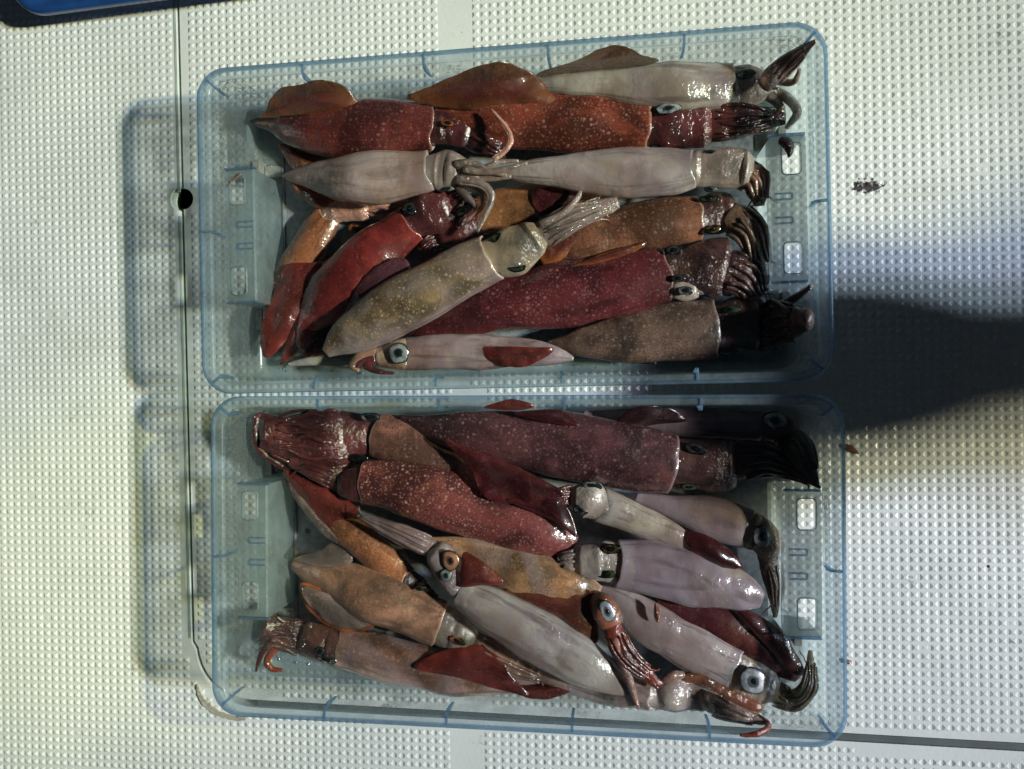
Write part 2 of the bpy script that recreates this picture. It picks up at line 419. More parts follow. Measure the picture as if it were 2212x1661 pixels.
def droplets(T, root, seed):
    rnd = random.Random(seed); V, F = [], []
    for _ in range(420):
        if rnd.random() < .6: x = rnd.uniform(-.20, .20); y = rnd.choice((-1, 1))*(T['W']/2-rnd.uniform(.013, .030))
        else: x = rnd.choice((-1, 1))*rnd.uniform(.186, .203); y = rnd.choice((-1, 1))*rnd.uniform(.055, T['W']/2-.016)
        r = rnd.choice((.0005, .0007, .0009, .0014)); sx = rnd.uniform(.8, 1.9); b = len(V); n_ = 8
        for (k, h) in ((1, 0), (.7, .55), (.25, .8)):
            for i in range(n_): V.append((x+r*sx*k*math.cos(i*math.pi/4), y+r*k*math.sin(i*math.pi/4), .0021+r*h))
        for q in range(2):
            for i in range(n_): F.append((b+q*n_+i, b+q*n_+(i+1) % n_, b+(q+1)*n_+(i+1) % n_, b+(q+1)*n_+i))
        F.append(tuple(b+2*n_+i for i in range(n_)))
    tag(mesh_obj('droplets', V, F, M['water'], root, True), kind='stuff')
for T, lab in ((T1, 'upper clear blue-grey plastic tray of squid, closest to the blue bin'), (T2, 'lower clear blue-grey plastic tray of squid, beside the curved hatch corner')):
    r = empty('plastic_tray', (T['c'][0], T['c'][1], .0015), T['rz'])
    tag(r, lab, 'tray', 'plastic trays of squid side by side on the deck'); build_tray(T['W'], r); droplets(T, r, 5 if T is T1 else 6); trays.append(r)
    # steel drain plate on the floor, with round holes at its ends
    pr = empty('drain_plate', (T['c'][0], T['c'][1], .0042), T['rz'])
    tag(pr, 'grey steel drain plate with a round hole on the floor of the %s tray' % ('upper' if T is T1 else 'lower'), 'metal plate', 'drain plates under the squid')
    x1, y1 = TL/2-.037, T['W']/2-.021
    V, F = [], []
    hole = .0024
    hxl = -x1+.0095; hyl = .0045 if T is T1 else .0065
    o = rrect(2*x1, 2*y1, .006, 5)
    nh = 16
    # strip with the hole, then the rest
    sx0, sx1, sy0, sy1 = -x1+.004, -x1+.015, hyl-.0055, hyl+.0055
    Vp = [(x, y, 0) for x, y in o]
    ring = [(hxl+hole*math.cos(2*math.pi*i/nh), hyl+hole*math.sin(2*math.pi*i/nh), 0) for i in range(nh)]
    sq = []
    for i in range(nh):
        a = 2*math.pi*i/nh; c, s = math.cos(a), math.sin(a); m = .0055/max(abs(c), abs(s)); sq.append((hxl+c*m, hyl+s*m, 0))
    V = ring+sq+[(x, y, -.0012) for x, y, _ in ring]
    for i in range(nh):
        j = (i+1) % nh; F += [(i, nh+i, nh+j, j), (i, j, 2*nh+j, 2*nh+i)]
    def quad_(x0_, x1_, y0_, y1_):
        b = len(V); V.extend([(x0_, y0_, 0), (x1_, y0_, 0), (x1_, y1_, 0), (x0_, y1_, 0)]); F.append((b, b+1, b+2, b+3))
    quad_(-x1, x1, hyl+.0055, y1); quad_(-x1, x1, -y1, hyl-.0055); quad_(-x1, hxl-.0055, hyl-.0055, hyl+.0055); quad_(hxl+.0055, x1, hyl-.0055, hyl+.0055)
    b = len(V); V += [(-x1, -y1, 0), (-x1, y1, 0), (-x1, y1, -.001), (-x1, -y1, -.001)]; F.append((b, b+1, b+2, b+3))
    mesh_obj('sheet', V, F, M['plate'], pr, False)
    V, F = [], []
    box_vf(V, F, -x1-.0016, -x1+.0002, -y1, y1, -.0012, .0012); mesh_obj('folded_edge', V, F, M['plate'], pr, False)
    for sy in (1, -1):
        for sx in (1, -1):
            V, F = [], []; xa, xb = sorted((sx*(x1+.0165), sx*(x1+.0215))); ya, yb = sorted((sy*.053, sy*.068)); box_vf(V, F, xa, xb, ya, yb, -.001, .011)
            box_vf(V, F, min(sx*(x1+.002), sx*(x1+.016)), max(sx*(x1+.002), sx*(x1+.016)), ya+.003, yb-.003, -.001, .0006)
            mesh_obj('clip', V, F, M['steel'], pr, False)

# ================================================================ BLUE BIN at the top left
def blue_bin():
    z = .030
    a = P(117, 25, z); b = P(290, 2, z); ang = math.atan2((b-a).y, (b-a).x)
    c = Vector((a.x, a.y, 0)) + Vector((math.cos(ang), math.sin(ang), 0))*.141 + Vector((-math.sin(ang), math.cos(ang), 0))*.095
    c.x -= .012
    r = empty('plastic_bin', (c.x, c.y, 0), ang); tag(r, 'dark blue plastic bin, only its rounded rim corner showing at the upper left edge', 'bin')
    L, W = .334, .190
    prof = [(.030, .0015, .012), (.028, .010, .014), (.014, z-.008, .022), (.004, z-.008, .026), (0, z-.006, .028), (0, z-.001, .028), (.002, z, .027), (.006, z, .025), (.008, z-.002, .024), (.024, .012, .016), (.030, .008, .012)]
    V, F, mi = [], [], []
    for ins, zz, rr in prof: V += [(x, y, zz) for x, y in rrect(L-2*ins, W-2*ins, rr)]
    k = 36
    for q in range(len(prof)-1):
        for i in range(k):
            j = (i+1) % k; F.append((q*k+i, q*k+j, (q+1)*k+j, (q+1)*k+i))
    F.append(tuple(range((len(prof)-1)*k, len(prof)*k))); F.append(tuple(reversed(range(0, k))))
    mesh_obj('tub', V, F, M['bluebin'], r, True)
blue_bin()

# ================================================================ SQUID
def skin(name, dors, vent, spot, fleck, spots=.5, flecks=.5, sss=.15, alpha=1.0, mask=(-.35, .45), seed=0.0, ring=.5, coat=1.0, stretch=1.0, irid=0.0, wet=.8, streak=.72, root=None):
    n = NT(name); co = n.map(n.co(), (1, 1, 1), (seed, seed*1.7, seed*.6))
    d = n.attr('dors')
    nz = n.noise(co, 42, 4, .6, .4)
    pig = n.rng(n.ma('ADD', d, n.ma('MULTIPLY', n.ma('SUBTRACT', nz, .5), 1.5)), mask[0], mask[1])
    dd = n.mix(n.rng(n.noise(co, 19, 4, .6, .8), .38, .62), tuple(min(1, x*q) for x, q in zip(dors, (1.25, 1.1, 1.05))), tuple(min(1, x*.36) for x in dors))
    vv = n.mix(n.rng(n.noise(co, 20, 3, .5, .9), .36, .66), tuple(min(1, x*1.12) for x in vent), tuple(min(1, x*q) for x, q in zip(vent, (.66, .55, .52))))
    base = n.mix(pig, vv, dd)
    if root: base = n.mix(n.rng(n.attr('edge'), .35, .95), root, base)
    # long soft streaks running down the mantle and cloudy dark or warm patches
    uu = n.attr('u'); cx = n.n('ShaderNodeCombineXYZ'); n.l(n.ma('MULTIPLY', uu, 2.2), cx.inputs[0]); n.l(n.ma('MULTIPLY', d, 2.6), cx.inputs[1]); cx.inputs[2].default_value = seed*3
    st = n.noise(cx.outputs[0], 1.3, 5, .65, .6)
    base = n.mix(n.rng(st, .46, .66, 0, streak), base, tuple(x*.34 for x in dors))
    base = n.mix(n.rng(n.noise(co, 21, 4, .6, .7), .54, .70, 0, .45), base, tuple(min(1, q*1.15+e) for q, e in zip(dors, (.06, .02, .0))))
    # fine chromatophores: dense flecks, thicker in patches
    f1 = n.vor(co, 700); f2 = n.vor(co, 400)
    patch = n.rng(n.noise(co, 36, 3), .38, .62, .25, 1.0)
    k1 = n.ma('MULTIPLY', n.rng(f1, .42, .16), patch)
    amt = n.ma('MULTIPLY', n.ma('MULTIPLY', k1, n.rng(pig, 0, 1, .30, 1.0)), flecks, clamp=True)
    base = n.mix(amt, base, fleck)
    k2 = n.ma('MULTIPLY', n.ma('MULTIPLY', n.rng(f2, .30, .14), patch), n.ma('MULTIPLY', pig, flecks*.8), clamp=True)
    base = n.mix(k2, base, tuple(x*.6 for x in fleck))
    # pale ringed spots: a few large, many small, fading in and out
    g = n.vor(co, 235, rnd=.75); gc = n.vor(co, 235, 'F1', 'Color', .75); g3 = n.vor(co, 430, rnd=.8)
    sz = n.n('ShaderNodeSeparateColor'); n.l(gc, sz.inputs[0])
    on = n.rng(sz.outputs[0], .05, .75)
    disc = n.ma('MULTIPLY', n.rng(g, .33, .15), on)
    core = n.ma('MULTIPLY', n.rng(g, .10, .03), ring)
    vis = n.rng(n.noise(co, 30, 2), .36, .60, .45, 1)
    small = n.ma('MULTIPLY', n.rng(g3, .38, .16), .60)
    sp = n.ma('ADD', n.ma('SUBTRACT', disc, core, clamp=True), small, clamp=True)
    sp = n.ma('MULTIPLY', n.ma('MULTIPLY', n.ma('MULTIPLY', sp, vis), n.rng(pig, 0, 1, .15, 1)), spots*.62, clamp=True)
    base = n.mix(sp, base, spot)
    base = base if root else n.mix(n.rng(n.attr('edge'), .35, 1, 0, .45), base, tuple(min(1, q*1.05+.03) for q in spot))
    if irid > 0:
        ir = n.n('ShaderNodeValToRGB'); cr = ir.color_ramp
        cr.elements[0].position = .3; cr.elements[0].color = (.30, .275, .27, 1); cr.elements[1].position = .7; cr.elements[1].color = (.48, .40, .27, 1)
        e = cr.elements.new(.5); e.color = (.33, .26, .32, 1)
        n.l(n.noise(co, 30, 2, .5, .5), ir.inputs[0])
        base = n.mix(n.ma('MULTIPLY', n.rng(n.noise(co, 24, 2, .5, .8), .40, .60), irid), base, ir.outputs[0])
    b = n.pbr(Base_Color=base, Roughness=.33, Coat_Weight=coat, Coat_Roughness=.14, Coat_IOR=1.6, Subsurface_Weight=sss if sss >= .2 else 0.0, Subsurface_Scale=.006)
    b.inputs['Subsurface Radius'].default_value = (1, .6, .42)
    hh = n.ma('ADD', n.ma('MULTIPLY', n.noise(co, 50, 2, .5), 1.6), n.ma('ADD', n.ma('MULTIPLY', disc, .12), n.ma('MULTIPLY', n.noise(co, 150, 4, .6), n.ma('MULTIPLY', n.rng(n.noise(co, 33, 2), .35, .65, .5, 2.2), wet))))
    n.l(n.bump(hh, .45, .0011), b.inputs['Normal'])
    n.l(n.bump(n.ma('ADD', hh, n.ma('MULTIPLY', n.noise(co, 210, 3, .6), 1.6)), .42 if wet < 1 else .9, .0013), b.inputs['Coat Normal'])
    if alpha < 1:
        t = n.n('ShaderNodeBsdfTransparent'); t.inputs[0].default_value = (*[min(1, .58+x) for x in vent], 1)
        mx = n.n('ShaderNodeMixShader'); n.inp(mx.inputs[0], n.rng(n.noise(co, 26, 2), .3, .7, alpha-.12, min(1, alpha+.08)))
        n.l(t.outputs[0], mx.inputs[1]); n.l(b.outputs[0], mx.inputs[2]); return n.done(mx.outputs[0])
    return n.done(b.outputs[0])

PAL = {   # dorsal, ventral, spot, fleck
 'red':     dict(dors=(.125, .024, .021), vent=(.14, .050, .040), spot=(.30, .14, .115), fleck=(.030, .008, .009), spots=.8, flecks=.8, mask=(-.9, .1)),
 'dotred':  dict(dors=(.150, .036, .024), vent=(.17, .066, .050), spot=(.37, .18, .13), fleck=(.032, .008, .008), spots=1.15, flecks=.95, mask=(-.9, .1)),
 'crimson': dict(dors=(.165, .024, .020), vent=(.10, .020, .022), spot=(.30, .075, .055), fleck=(.05, .008, .009), spots=.6, flecks=.6, mask=(-.7, .5)),
 'maroon':  dict(dors=(.088, .016, .019), vent=(.10, .035, .038), spot=(.26, .13, .13), fleck=(.020, .006, .009), spots=1.1, flecks=.8, mask=(-.9, .1)),
 'purple':  dict(dors=(.080, .032, .036), vent=(.15, .095, .10), spot=(.27, .17, .17), fleck=(.020, .009, .013), spots=1.0, flecks=.95, mask=(-.6, .4)),
 'plum':    dict(dors=(.135, .045, .044), vent=(.15, .065, .062), spot=(.40, .215, .175), fleck=(.034, .010, .013), spots=1.45, flecks=1.0, mask=(-.9, .1)),
 'darkwine':dict(dors=(.055, .012, .014), vent=(.09, .024, .024), spot=(.20, .08, .065), fleck=(.015, .005, .006), spots=.6, flecks=.6, mask=(-.9, .1)),
 'pale':    dict(alpha=.70, dors=(.20, .115, .085), vent=(.46, .405, .37), spot=(.44, .40, .36), fleck=(.20, .12, .10), spots=.10, flecks=.35, irid=.38, sss=.5, mask=(-.45, .75)),
 'palewarm':dict(alpha=.78, dors=(.26, .14, .095), vent=(.44, .345, .285), spot=(.40, .33, .28), fleck=(.20, .085, .06), spots=.15, flecks=.95, irid=.25, sss=.45, mask=(-.55, .7)),
 'lavender':dict(alpha=.74, dors=(.17, .10, .095), vent=(.38, .325, .325), spot=(.40, .33, .29), fleck=(.11, .065, .065), spots=.35, flecks=.45, irid=.5, sss=.45, mask=(-.45, .8)),
 'tan':     dict(alpha=.95, dors=(.215, .16, .095), vent=(.22, .185, .18), spot=(.55, .43, .27), fleck=(.15, .07, .035), spots=1.05, flecks=.75, mask=(-.2, .7), irid=.3, sss=.35),
 'tanred':  dict(dors=(.185, .082, .045), vent=(.20, .115, .080), spot=(.36, .24, .16), fleck=(.070, .024, .014), spots=.7, flecks=.9, mask=(-.7, .4)),
 'brown':   dict(dors=(.125, .080, .062), vent=(.18, .135, .11), spot=(.28, .21, .165), fleck=(.034, .020, .018), spots=.85, flecks=.85, mask=(-.6, .5)),
 'orange':  dict(dors=(.200, .078, .036), vent=(.25, .175, .135), spot=(.40, .24, .145), fleck=(.080, .024, .012), spots=.8, flecks=.95, mask=(-.3, .7)),
 'fawn':    dict(dors=(.180, .092, .060), vent=(.38, .29, .22), spot=(.38, .26, .19), fleck=(.060, .027, .02), spots=.8, flecks=1.0, mask=(-.1, .8), irid=.25, sss=.35),
}
FINC = {'rust': (0.160, 0.060, 0.022), 'red': (0.152, 0.026, 0.019), 'wine': (0.076, 0.014, 0.016), 'plum': (0.096, 0.036, 0.048), 'pale': (0.216, 0.176, 0.160), 'orange': (0.240, 0.080, 0.027), 'brown': (0.120, 0.052, 0.032), 'black': (0.040, 0.014, 0.018)}
fin_m, arm_m, head_m = {}, {}, {}
def finmat(k):
    if k not in fin_m:
        c = FINC[k]; fin_m[k] = skin('fin_skin_'+k, c, tuple(min(1, x*1.3+.01) for x in c), tuple(min(1, x*1.7+.06) for x in c), tuple(x*.3 for x in c), .45, .7, .2, .80 if k != 'pale' else .6, root=(.10, .022, .018) if k in ('rust', 'red', 'orange') else tuple(x*.6 for x in c))
    return fin_m[k]
HC_ = {'pale': ((.22, .175, .15), (.38, .32, .275)), 'wine': ((.078, .022, .023), (.13, .05, .048)), 'maroon': ((.085, .022, .024), (.14, .06, .055)), 'dark': ((.085, .052, .044), (.16, .11, .09)),
       'tan': ((.24, .20, .125), (.36, .30, .215)), 'pink': ((.40, .22, .17), (.52, .36, .30)), 'brown': ((.25, .155, .11), (.38, .27, .20)), 'red': ((.17, .038, .024), (.24, .10, .07)),
       'orange': ((.20, .075, .040), (.27, .15, .10)), 'lavender': ((.17, .125, .13), (.26, .22, .22)), 'mauve': ((.080, .040, .038), (.145, .090, .080))}
def headmat(k, translucent=False):
    kk = (k, translucent)
    if kk not in head_m:
        a, b = HC_[k]; head_m[kk] = skin('head_skin_'+k, a, b, tuple(min(1, x*1.5) for x in b), tuple(x*.35 for x in a), .25, .6, .3 if k in ('pale', 'tan', 'lavender') else .12, .84 if translucent else 1.0, wet=1.8, streak=.4, irid=.2 if k in ('pale', 'lavender', 'tan') else 0)
    return head_m[kk]

def mat_eye(name, c1, c2, metal=.85, rough=.22):
    n = NT(name); co = n.co()
    f = n.noise(co, 140, 3, .6, .6)
    rmp = n.n('ShaderNodeValToRGB'); cr = rmp.color_ramp
    cr.elements[0].position = .40 if 'bright' in name or 'silver' in name else .47; cr.elements[0].color = (*c1, 1); cr.elements[1].position = .68; cr.elements[1].color = (*c2, 1)
    n.l(f, rmp.inputs[0])
    r_ = n.ma('ADD', n.attr('rr'), n.ma('MULTIPLY', n.ma('SUBTRACT', n.noise(co, 260, 2), .5), .25))
    cc = n.mix(n.rng(r_, .80, .95), rmp.outputs[0], tuple(x*.12 for x in c1))
    cc = n.mix(n.rng(r_, .52, .38), cc, tuple(x*.35 for x in c1))
    b = n.pbr(Base_Color=cc, Metallic=metal, Roughness=rough, Coat_Weight=1.0, Coat_Roughness=.03)
    n.l(n.bump(n.noise(co, 500, 3), .35, .0005), b.inputs['Normal'])
    return n.done(b.outputs[0])
EYE = {'silver': mat_eye('eye_silver', (.16, .20, .22), (.72, .76, .75), .6), 'glint': mat_eye('eye_glint', (.04, .05, .055), (.66, .66, .58), .7, .26), 'bright': mat_eye('eye_bright', (.38, .42, .45), (.92, .90, .95), .55, .28),
       'green': mat_eye('eye_green', (.022, .05, .02), (.30, .34, .20)), 'dark': mat_eye('eye_dark', (.03, .035, .035), (.20, .20, .19)),
       'gold': mat_eye('eye_gold', (.03, .035, .02), (.50, .32, .12)), 'copper': mat_eye('eye_copper', (.55, .26, .15), (.85, .50, .35), .6), 'ember': mat_eye('eye_ember', (.03, .03, .02), (.70, .18, .05), .6)}
def pup():
    n = NT('pupil_black'); b = n.pbr(Base_Color=n.mix(n.noise(n.co(), 200), (.004, .005, .005), (.012, .014, .014)), Roughness=.08, Coat_Weight=1.0, Coat_Roughness=.02)
    return n.done(b.outputs[0])
PUP = pup()

def frames(pts):
    out = []
    for i, p in enumerate(pts):
        a = pts[max(0, i-1)]; b = pts[min(len(pts)-1, i+1)]
        t = (b-a).normalized() if (b-a).length > 1e-9 else Vector((1, 0, 0))
        nrm = t.cross(Vector((0, 0, 1)))
        nrm = nrm.normalized() if nrm.length > 1e-4 else Vector((0, 1, 0))
        out.append((t, nrm, nrm.cross(t).normalized()))
    return out

ZB = .004
CUR = [None]
def outside(p, m):
    T = CUR[0]
    if T is None: return False
    dx, dy = p.x-T['c'][0], p.y-T['c'][1]; ca, sa = math.cos(T['rz']), math.sin(T['rz'])
    x, y = dx*ca+dy*sa, -dx*sa+dy*ca
    return abs(y) > T['W']/2-.0095-m or abs(x) > TL/2-.0120-m
def Pin(px, py, z, m=0.0):
    """the point seen at that photo position, moved up its line of sight until it lies inside the tray wall"""
    for _ in range(80):
        p = P(px, py, z)
        if z >= .0735 or not outside(p, m): break
        z += .001
    return P(px, py, z)
def ctrl(pts, zdef):
    """photo (x, y, width[, z mm]) -> world centre + half width"""
    o = []
    for p in pts:
        z = (p[3] if len(p) > 3 else zdef)*1e-3+ZB
        hw = p[2]*.5*scl(p[0], p[1], z)
        o.append((*Pin(p[0], p[1], z, hw*.85), hw))
    return o
def tube(name, ctr, mat, parent, org, flat=.8, seg=10, n=6, suckers=0, wob=0.0, seed=0):
    c = catmull(ctr, n); pts = [Vector(q[:3]) for q in c]; rad = [max(.0002, q[3]) for q in c]
    fr = frames(pts); V, F, D = [], [], []
    for i, (p, r) in enumerate(zip(pts, rad)):
        t, a, b = fr[i]
        if wob: p = p + a*wob*noise.noise((i*.35, seed, 0)) + b*wob*.5*noise.noise((i*.3, seed, 7))
        e = 1.0
        if i == 0: e = .5
        for k in range(seg):
            th = 2*math.pi*k/seg
            V.append(p + a*math.cos(th)*r*e + b*math.sin(th)*r*flat*e - org); D.append(math.sin(th))
    m = len(pts)
    for i in range(m-1):
        for k in range(seg):
            j = (k+1) % seg; F.append((i*seg+k, i*seg+j, (i+1)*seg+j, (i+1)*seg+k))
    F.append(tuple(range(seg-1, -1, -1))); F.append(tuple((m-1)*seg+k for k in range(seg)))
    if suckers:
        for i in range(2, m-1):
            for h in (0, .5):
                p = pts[i].lerp(pts[min(i+1, m-1)], h); t, a, b = fr[i]; r = rad[i]
                q = p + (a*suckers*.75+b*.62*flat)*r - org; s = r*.28; bb = len(V)
                V += [q+t*s, q+a*s, q-t*s, q-a*s, q+(a*suckers*.7+b*.7)*s*1.2]; D += [0]*5
                F += [(bb, bb+1, bb+4), (bb+1, bb+2, bb+4), (bb+2, bb+3, bb+4), (bb+3, bb, bb+4)]
    return mesh_obj(name, V, F, mat, parent, True, None, {'dors': D, 'u': [i/len(D) for i in range(len(D))]})

def squid(sid, label, pal, spine, head=None, hc='pale', arms=(), bundles=(), eyes=(), fins=(), z=24, flat=.58, roll=0, lip=0.0, tray=1, ov=None, hz=None, tr=False):
    rnd = random.Random(sid); CUR[0] = T1 if tray == 1 else T2
    c0 = ctrl(spine, z)
    org = Vector((sum(c[0] for c in c0)/len(c0), sum(c[1] for c in c0)/len(c0), .004))
    root = empty('squid', org); tag(root, label, 'squid', 'squid lying in the %s tray' % ('upper' if tray == 1 else 'lower'))
    kw = dict(PAL[pal]); kw.update(ov or {})
    # every squid its own tint
    j = lambda c, a=.08: tuple(max(0, min(1, x*(1+rnd.uniform(-a, a)))) for x in c)
    kw['dors'] = j(kw['dors']); kw['vent'] = j(kw['vent'])
    mm = skin('squid_skin', seed=sid*.37, **kw)
    hm = headmat(hc, tr)
    inner = mat_inner
    N = 48; seg = 8
    c = catmull(c0, seg); pts = [Vector(q[:3]) for q in c]; rad = [max(.0004, q[3]*(1+.07*noise.noise((i*.11, sid*3.3, 0)))) for i, q in enumerate(c)]
    fr = frames(pts); V, F, MI, D, ED = [], [], [], [], []
    ro = R(roll)
    L = sum((pts[i+1]-pts[i]).length for i in range(len(pts)-1)); run = 0
    endlip = []
    def ringv(p, fr_, r, fl, s=0, lipk=0, wob=1):
        t, a, b = fr_; b0 = len(V)
        for k in range(N):
            th = 2*math.pi*k/N; cx, sx_ = math.cos(th), math.sin(th)
            rr = r
            # superelliptic section, flatter belly
            q = p + a*cx*rr*(1+.04*math.cos(2*th)) + b*sx_*rr*fl*(1 if sx_ > 0 else .85)
            q = q + t*lipk*(lip*.001*(abs(cx)**1.5 if lip > 0 else -(abs(sx_)**2))+.0022*noise.noise((cx*1.6, sx_*1.6, sid*2.1)))
            q = q + (a*cx)*lipk*.0012*max(0, noise.noise((cx*2.3, sx_*2.3, sid*1.1)))
            nz = noise.noise(((q.x+sid)*30, q.y*30, q.z*30))*.0024*wob*min(1, r/.012) + noise.noise(((q.x+sid)*85, q.y*85, q.z*85))*.0006*wob
            q = q + (a*cx+b*sx_)*nz
            V.append(q-org); D.append(math.cos(th-math.pi/2-ro)); ED.append(lipk if lipk > .97 else 0)
        return b0
    rings = []
    for i in range(len(pts)):
        if i: run += (pts[i]-pts[i-1]).length
        u = run/L
        fl = flat*(1 if u > .12 else .8+1.6*u)
        rings.append((ringv(pts[i], fr[i], rad[i], fl, lipk=max(0, (u-.72)/.28)**2), 0))
    t, a, b = fr[-1]; pe = pts[-1]; re = rad[-1]
    # lip: thin rolled edge, then back inside
    rings.append((ringv(pe+t*.0006, fr[-1], re*.965, flat, lipk=1), 0))
    rings.append((ringv(pe+t*.0002, fr[-1], re*.90, flat*.98, lipk=1), 1))
    rings.append((ringv(pe-t*.006, fr[-1], re*.84, flat*.95, lipk=.8), 1))
    rings.append((ringv(pe-t*.009, fr[-1], re*.66, flat*.9), 1))
    if head:
        hc0 = ctrl(head, hz if hz is not None else z)
        h0 = (*(pe-t*.004), min(re*.80, hc0[0][3]*.95))
        hh = catmull([h0]+hc0, 6); hp = [Vector(q[:3]) for q in hh]; hr = [max(.0006, q[3]) for q in hh]; hf = frames(hp)
        for i in range(len(hp)):
            rings.append((ringv(hp[i], hf[i], hr[i], .66 if hr[i] < .013 else .50, wob=1.7), 2))
        last = hp[-1]+hf[-1][0]*min(hr[-1]*.5, .005)
        rings.append((ringv(last, hf[-1], hr[-1]*.75, .45, wob=0), 2))
    for q in range(len(rings)-1):
        b0, b1 = rings[q][0], rings[q+1][0]
        for k in range(N):
            jn = (k+1) % N; F.append((b0+k, b0+jn, b1+jn, b1+k)); MI.append(rings[q+1][1])
    F.append(tuple(rings[0][0]+k for k in range(N-1, -1, -1))); MI.append(0)
    F.append(tuple(rings[-1][0]+k for k in range(N))); MI.append(rings[-1][1])
    mesh_obj('body', V, F, [mm, inner, hm], root, True, MI, {'edge': ED, 'dors': D, 'u': [i/len(D)*1.5 for i in range(len(D))]})
    # arms
    for ci, arm in enumerate(arms):
        cname = arm.get('c', hc); zz = arm.get('z', hz if hz is not None else z)
        tube(arm.get('name', 'arm'), ctrl([(x, y, 2*r, *q) for x, y, r, *q in arm['p']], zz), headmat(cname, arm.get('tr', False)), root, org, .85, 10, 7, arm.get('s', 0), .0006, ci+sid)
    for bd in bundles:
        zz = bd.get('z', hz if hz is not None else z); cc = ctrl(bd['p'], zz); n_ = bd['n']
        dense = catmull(cc, 6); dp = [Vector(q[:3]) for q in dense]; df = frames(dp)
        core = [(*(dp[i]-Vector((0, 0, .004*max(0, 1-i/6)))), dense[i][3]*(1.0-.22*(i/len(dense))**3)*min(.90, .62+.14*(i/2))) for i in range(0, len(dense), 2)]
        if n_ >= 4: tube('arm_crown', core, headmat(bd.get('c', hc), bd.get('tr', False)), root, org, .52, 20, 3, 0, .0010, sid)
        r0 = bd['p'][0][2]*.5*scl(bd['p'][0][0], bd['p'][0][1], .03)
        if n_ >= 4: n_ = int(n_*1.5)
        for ai in range(n_):
            la = (ai+.5)/n_*2-1; layer = (ai % 2)*.22
            stop = int(len(dense)*(1-.14*rnd.random()*(1-.4*abs(la))))
            cs = []; m = len(dense); start = 3 if n_ >= 4 else 0
            for i in range(start, stop, 3):
                t_, a_, b_ = df[i]; wv = dense[i][3]; u = i/(m-1)
                off = la*.90+.30*noise.noise((ai*3.1, u*3.2, sid))
                p = dp[i] + a_*wv*off + b_*wv*(layer*.5 + .10*noise.noise((ai*7.7, u*2.5, sid+9)) + .42*math.sqrt(max(0, 1-la*la)) - .06)
                taper = (1-.70*(i/stop)**3)
                r = min(r0/n_*1.25, wv*.8)*taper*(.9+.2*((ai*37 % 10)/10))
                p = p-b_*(.0022*max(0, 1-(i-start)/3) if n_ >= 4 else -.0004)
                cs.append((*p, max(r*min(1, .7+(i-start)*.1), .0006)))
            if len(cs) > 2 and rnd.random() < .75:      # limp tips trailing past the bundle
                e0, e1 = Vector(cs[-2][:3]), Vector(cs[-1][:3]); dr = (e1-e0).normalized(); sd = Vector((-dr.y, dr.x, 0))*rnd.uniform(-.9, .9)
                rr = cs[-1][3]
                for st_ in (1, 2, 3):
                    q = e1+dr*.0022*st_+sd*.0011*st_*st_; q.z = max(.009, q.z-.0012*st_)
                    if outside(q, 0): break
                    cs.append((*q, max(.0004, rr*(1-.28*st_))))
            if len(cs) > 2:
                tube('arm', cs, headmat(bd.get('c', hc), bd.get('tr', False)), root, org, .85, 8, 3, 1 if (bd.get('s') and ai % 2) else 0, .0009, ai+sid*3)
    # eyes
    for e in eyes:
        x, y, rx, ry, kind = e[:5]; ez = e[5] if len(e) > 5 else (hz if hz is not None else z)+9
        prom = sid in (2, 14, 24, 26, 29, 30, 31, 32)
        if kind == 'silver' and not prom: kind = 'glint'
        if not prom: rx *= .92; ry *= .88; ez -= 1.5
        ang = R(e[6]) if len(e) > 6 else 0; pk = (e[7] if len(e) > 7 else .32) if prom else .24
        ez = ez*1e-3+ZB; s = scl(x, y, ez); p = P(x, y, ez)-org
        V, F, D2, RR = [], [], [], []
        def dome(rx_, ry_, h, z0, ox=0):
            b0 = len(V); ns, nr = 24, 9
            for i in range(nr):
                ph = (i/(nr-1))*math.pi*.5; cr_ = math.cos(ph)
                for k in range(ns):
                    th = 2*math.pi*k/ns; jg = 1+.13*noise.noise((math.cos(th)*1.7, math.sin(th)*1.7, sid+x)); xx, yy = rx_*jg*cr_*math.cos(th)+ox, ry_*jg*cr_*math.sin(th); RR.append(cr_)
                    V.append(Vector((p.x+xx*math.cos(ang)-yy*math.sin(ang), p.y+xx*math.sin(ang)+yy*math.cos(ang), p.z+z0+h*math.sin(ph))))
            for i in range(nr-1):
                for k in range(ns):
                    jn = (k+1) % ns; F.append((b0+i*ns+k, b0+i*ns+jn, b0+(i+1)*ns+jn, b0+(i+1)*ns+k))
        # dark socket skin, then the shining eyeball, then the pupil
        dome(rx*1.12*s, ry*1.12*s, min(rx, ry)*s*.34, -.0022)
        ob = mesh_obj('eye', V, F, EYE[kind], root, True, None, {'rr': RR})
        V, F = [], []; dome(rx*pk*s, ry*pk*s*1.05, min(rx, ry)*s*.12, -.0022+min(rx, ry)*s*.30, rx*.06*s)
        mesh_obj('pupil', V, F, PUP, ob, True)
    # fins
    for fi, f in enumerate(fins):
        zz = f.get('z', z-2)*1e-3+ZB; o = f['p']
        ol = catmull([tuple(Pin(x, y, zz)-org) for x, y in o], 6, True)
        ol = [Vector(q) for q in ol]; zs_ = [q.z for q in ol]; kk = len(ol)
        for _ in range(3): zs_ = [sum(zs_[(i+d_) % kk] for d_ in range(-4, 5))/9 for i in range(kk)]
        for i in range(kk): ol[i].z = zs_[i]
        cen = sum(ol, Vector())/len(ol)
        lift = f.get('lift', 3)*1e-3; V, F, D2, RE = [], [], [], []; m = len(ol)
        fr_s = (1.0, .94, .84, .72, .58, .44, .30, .15)
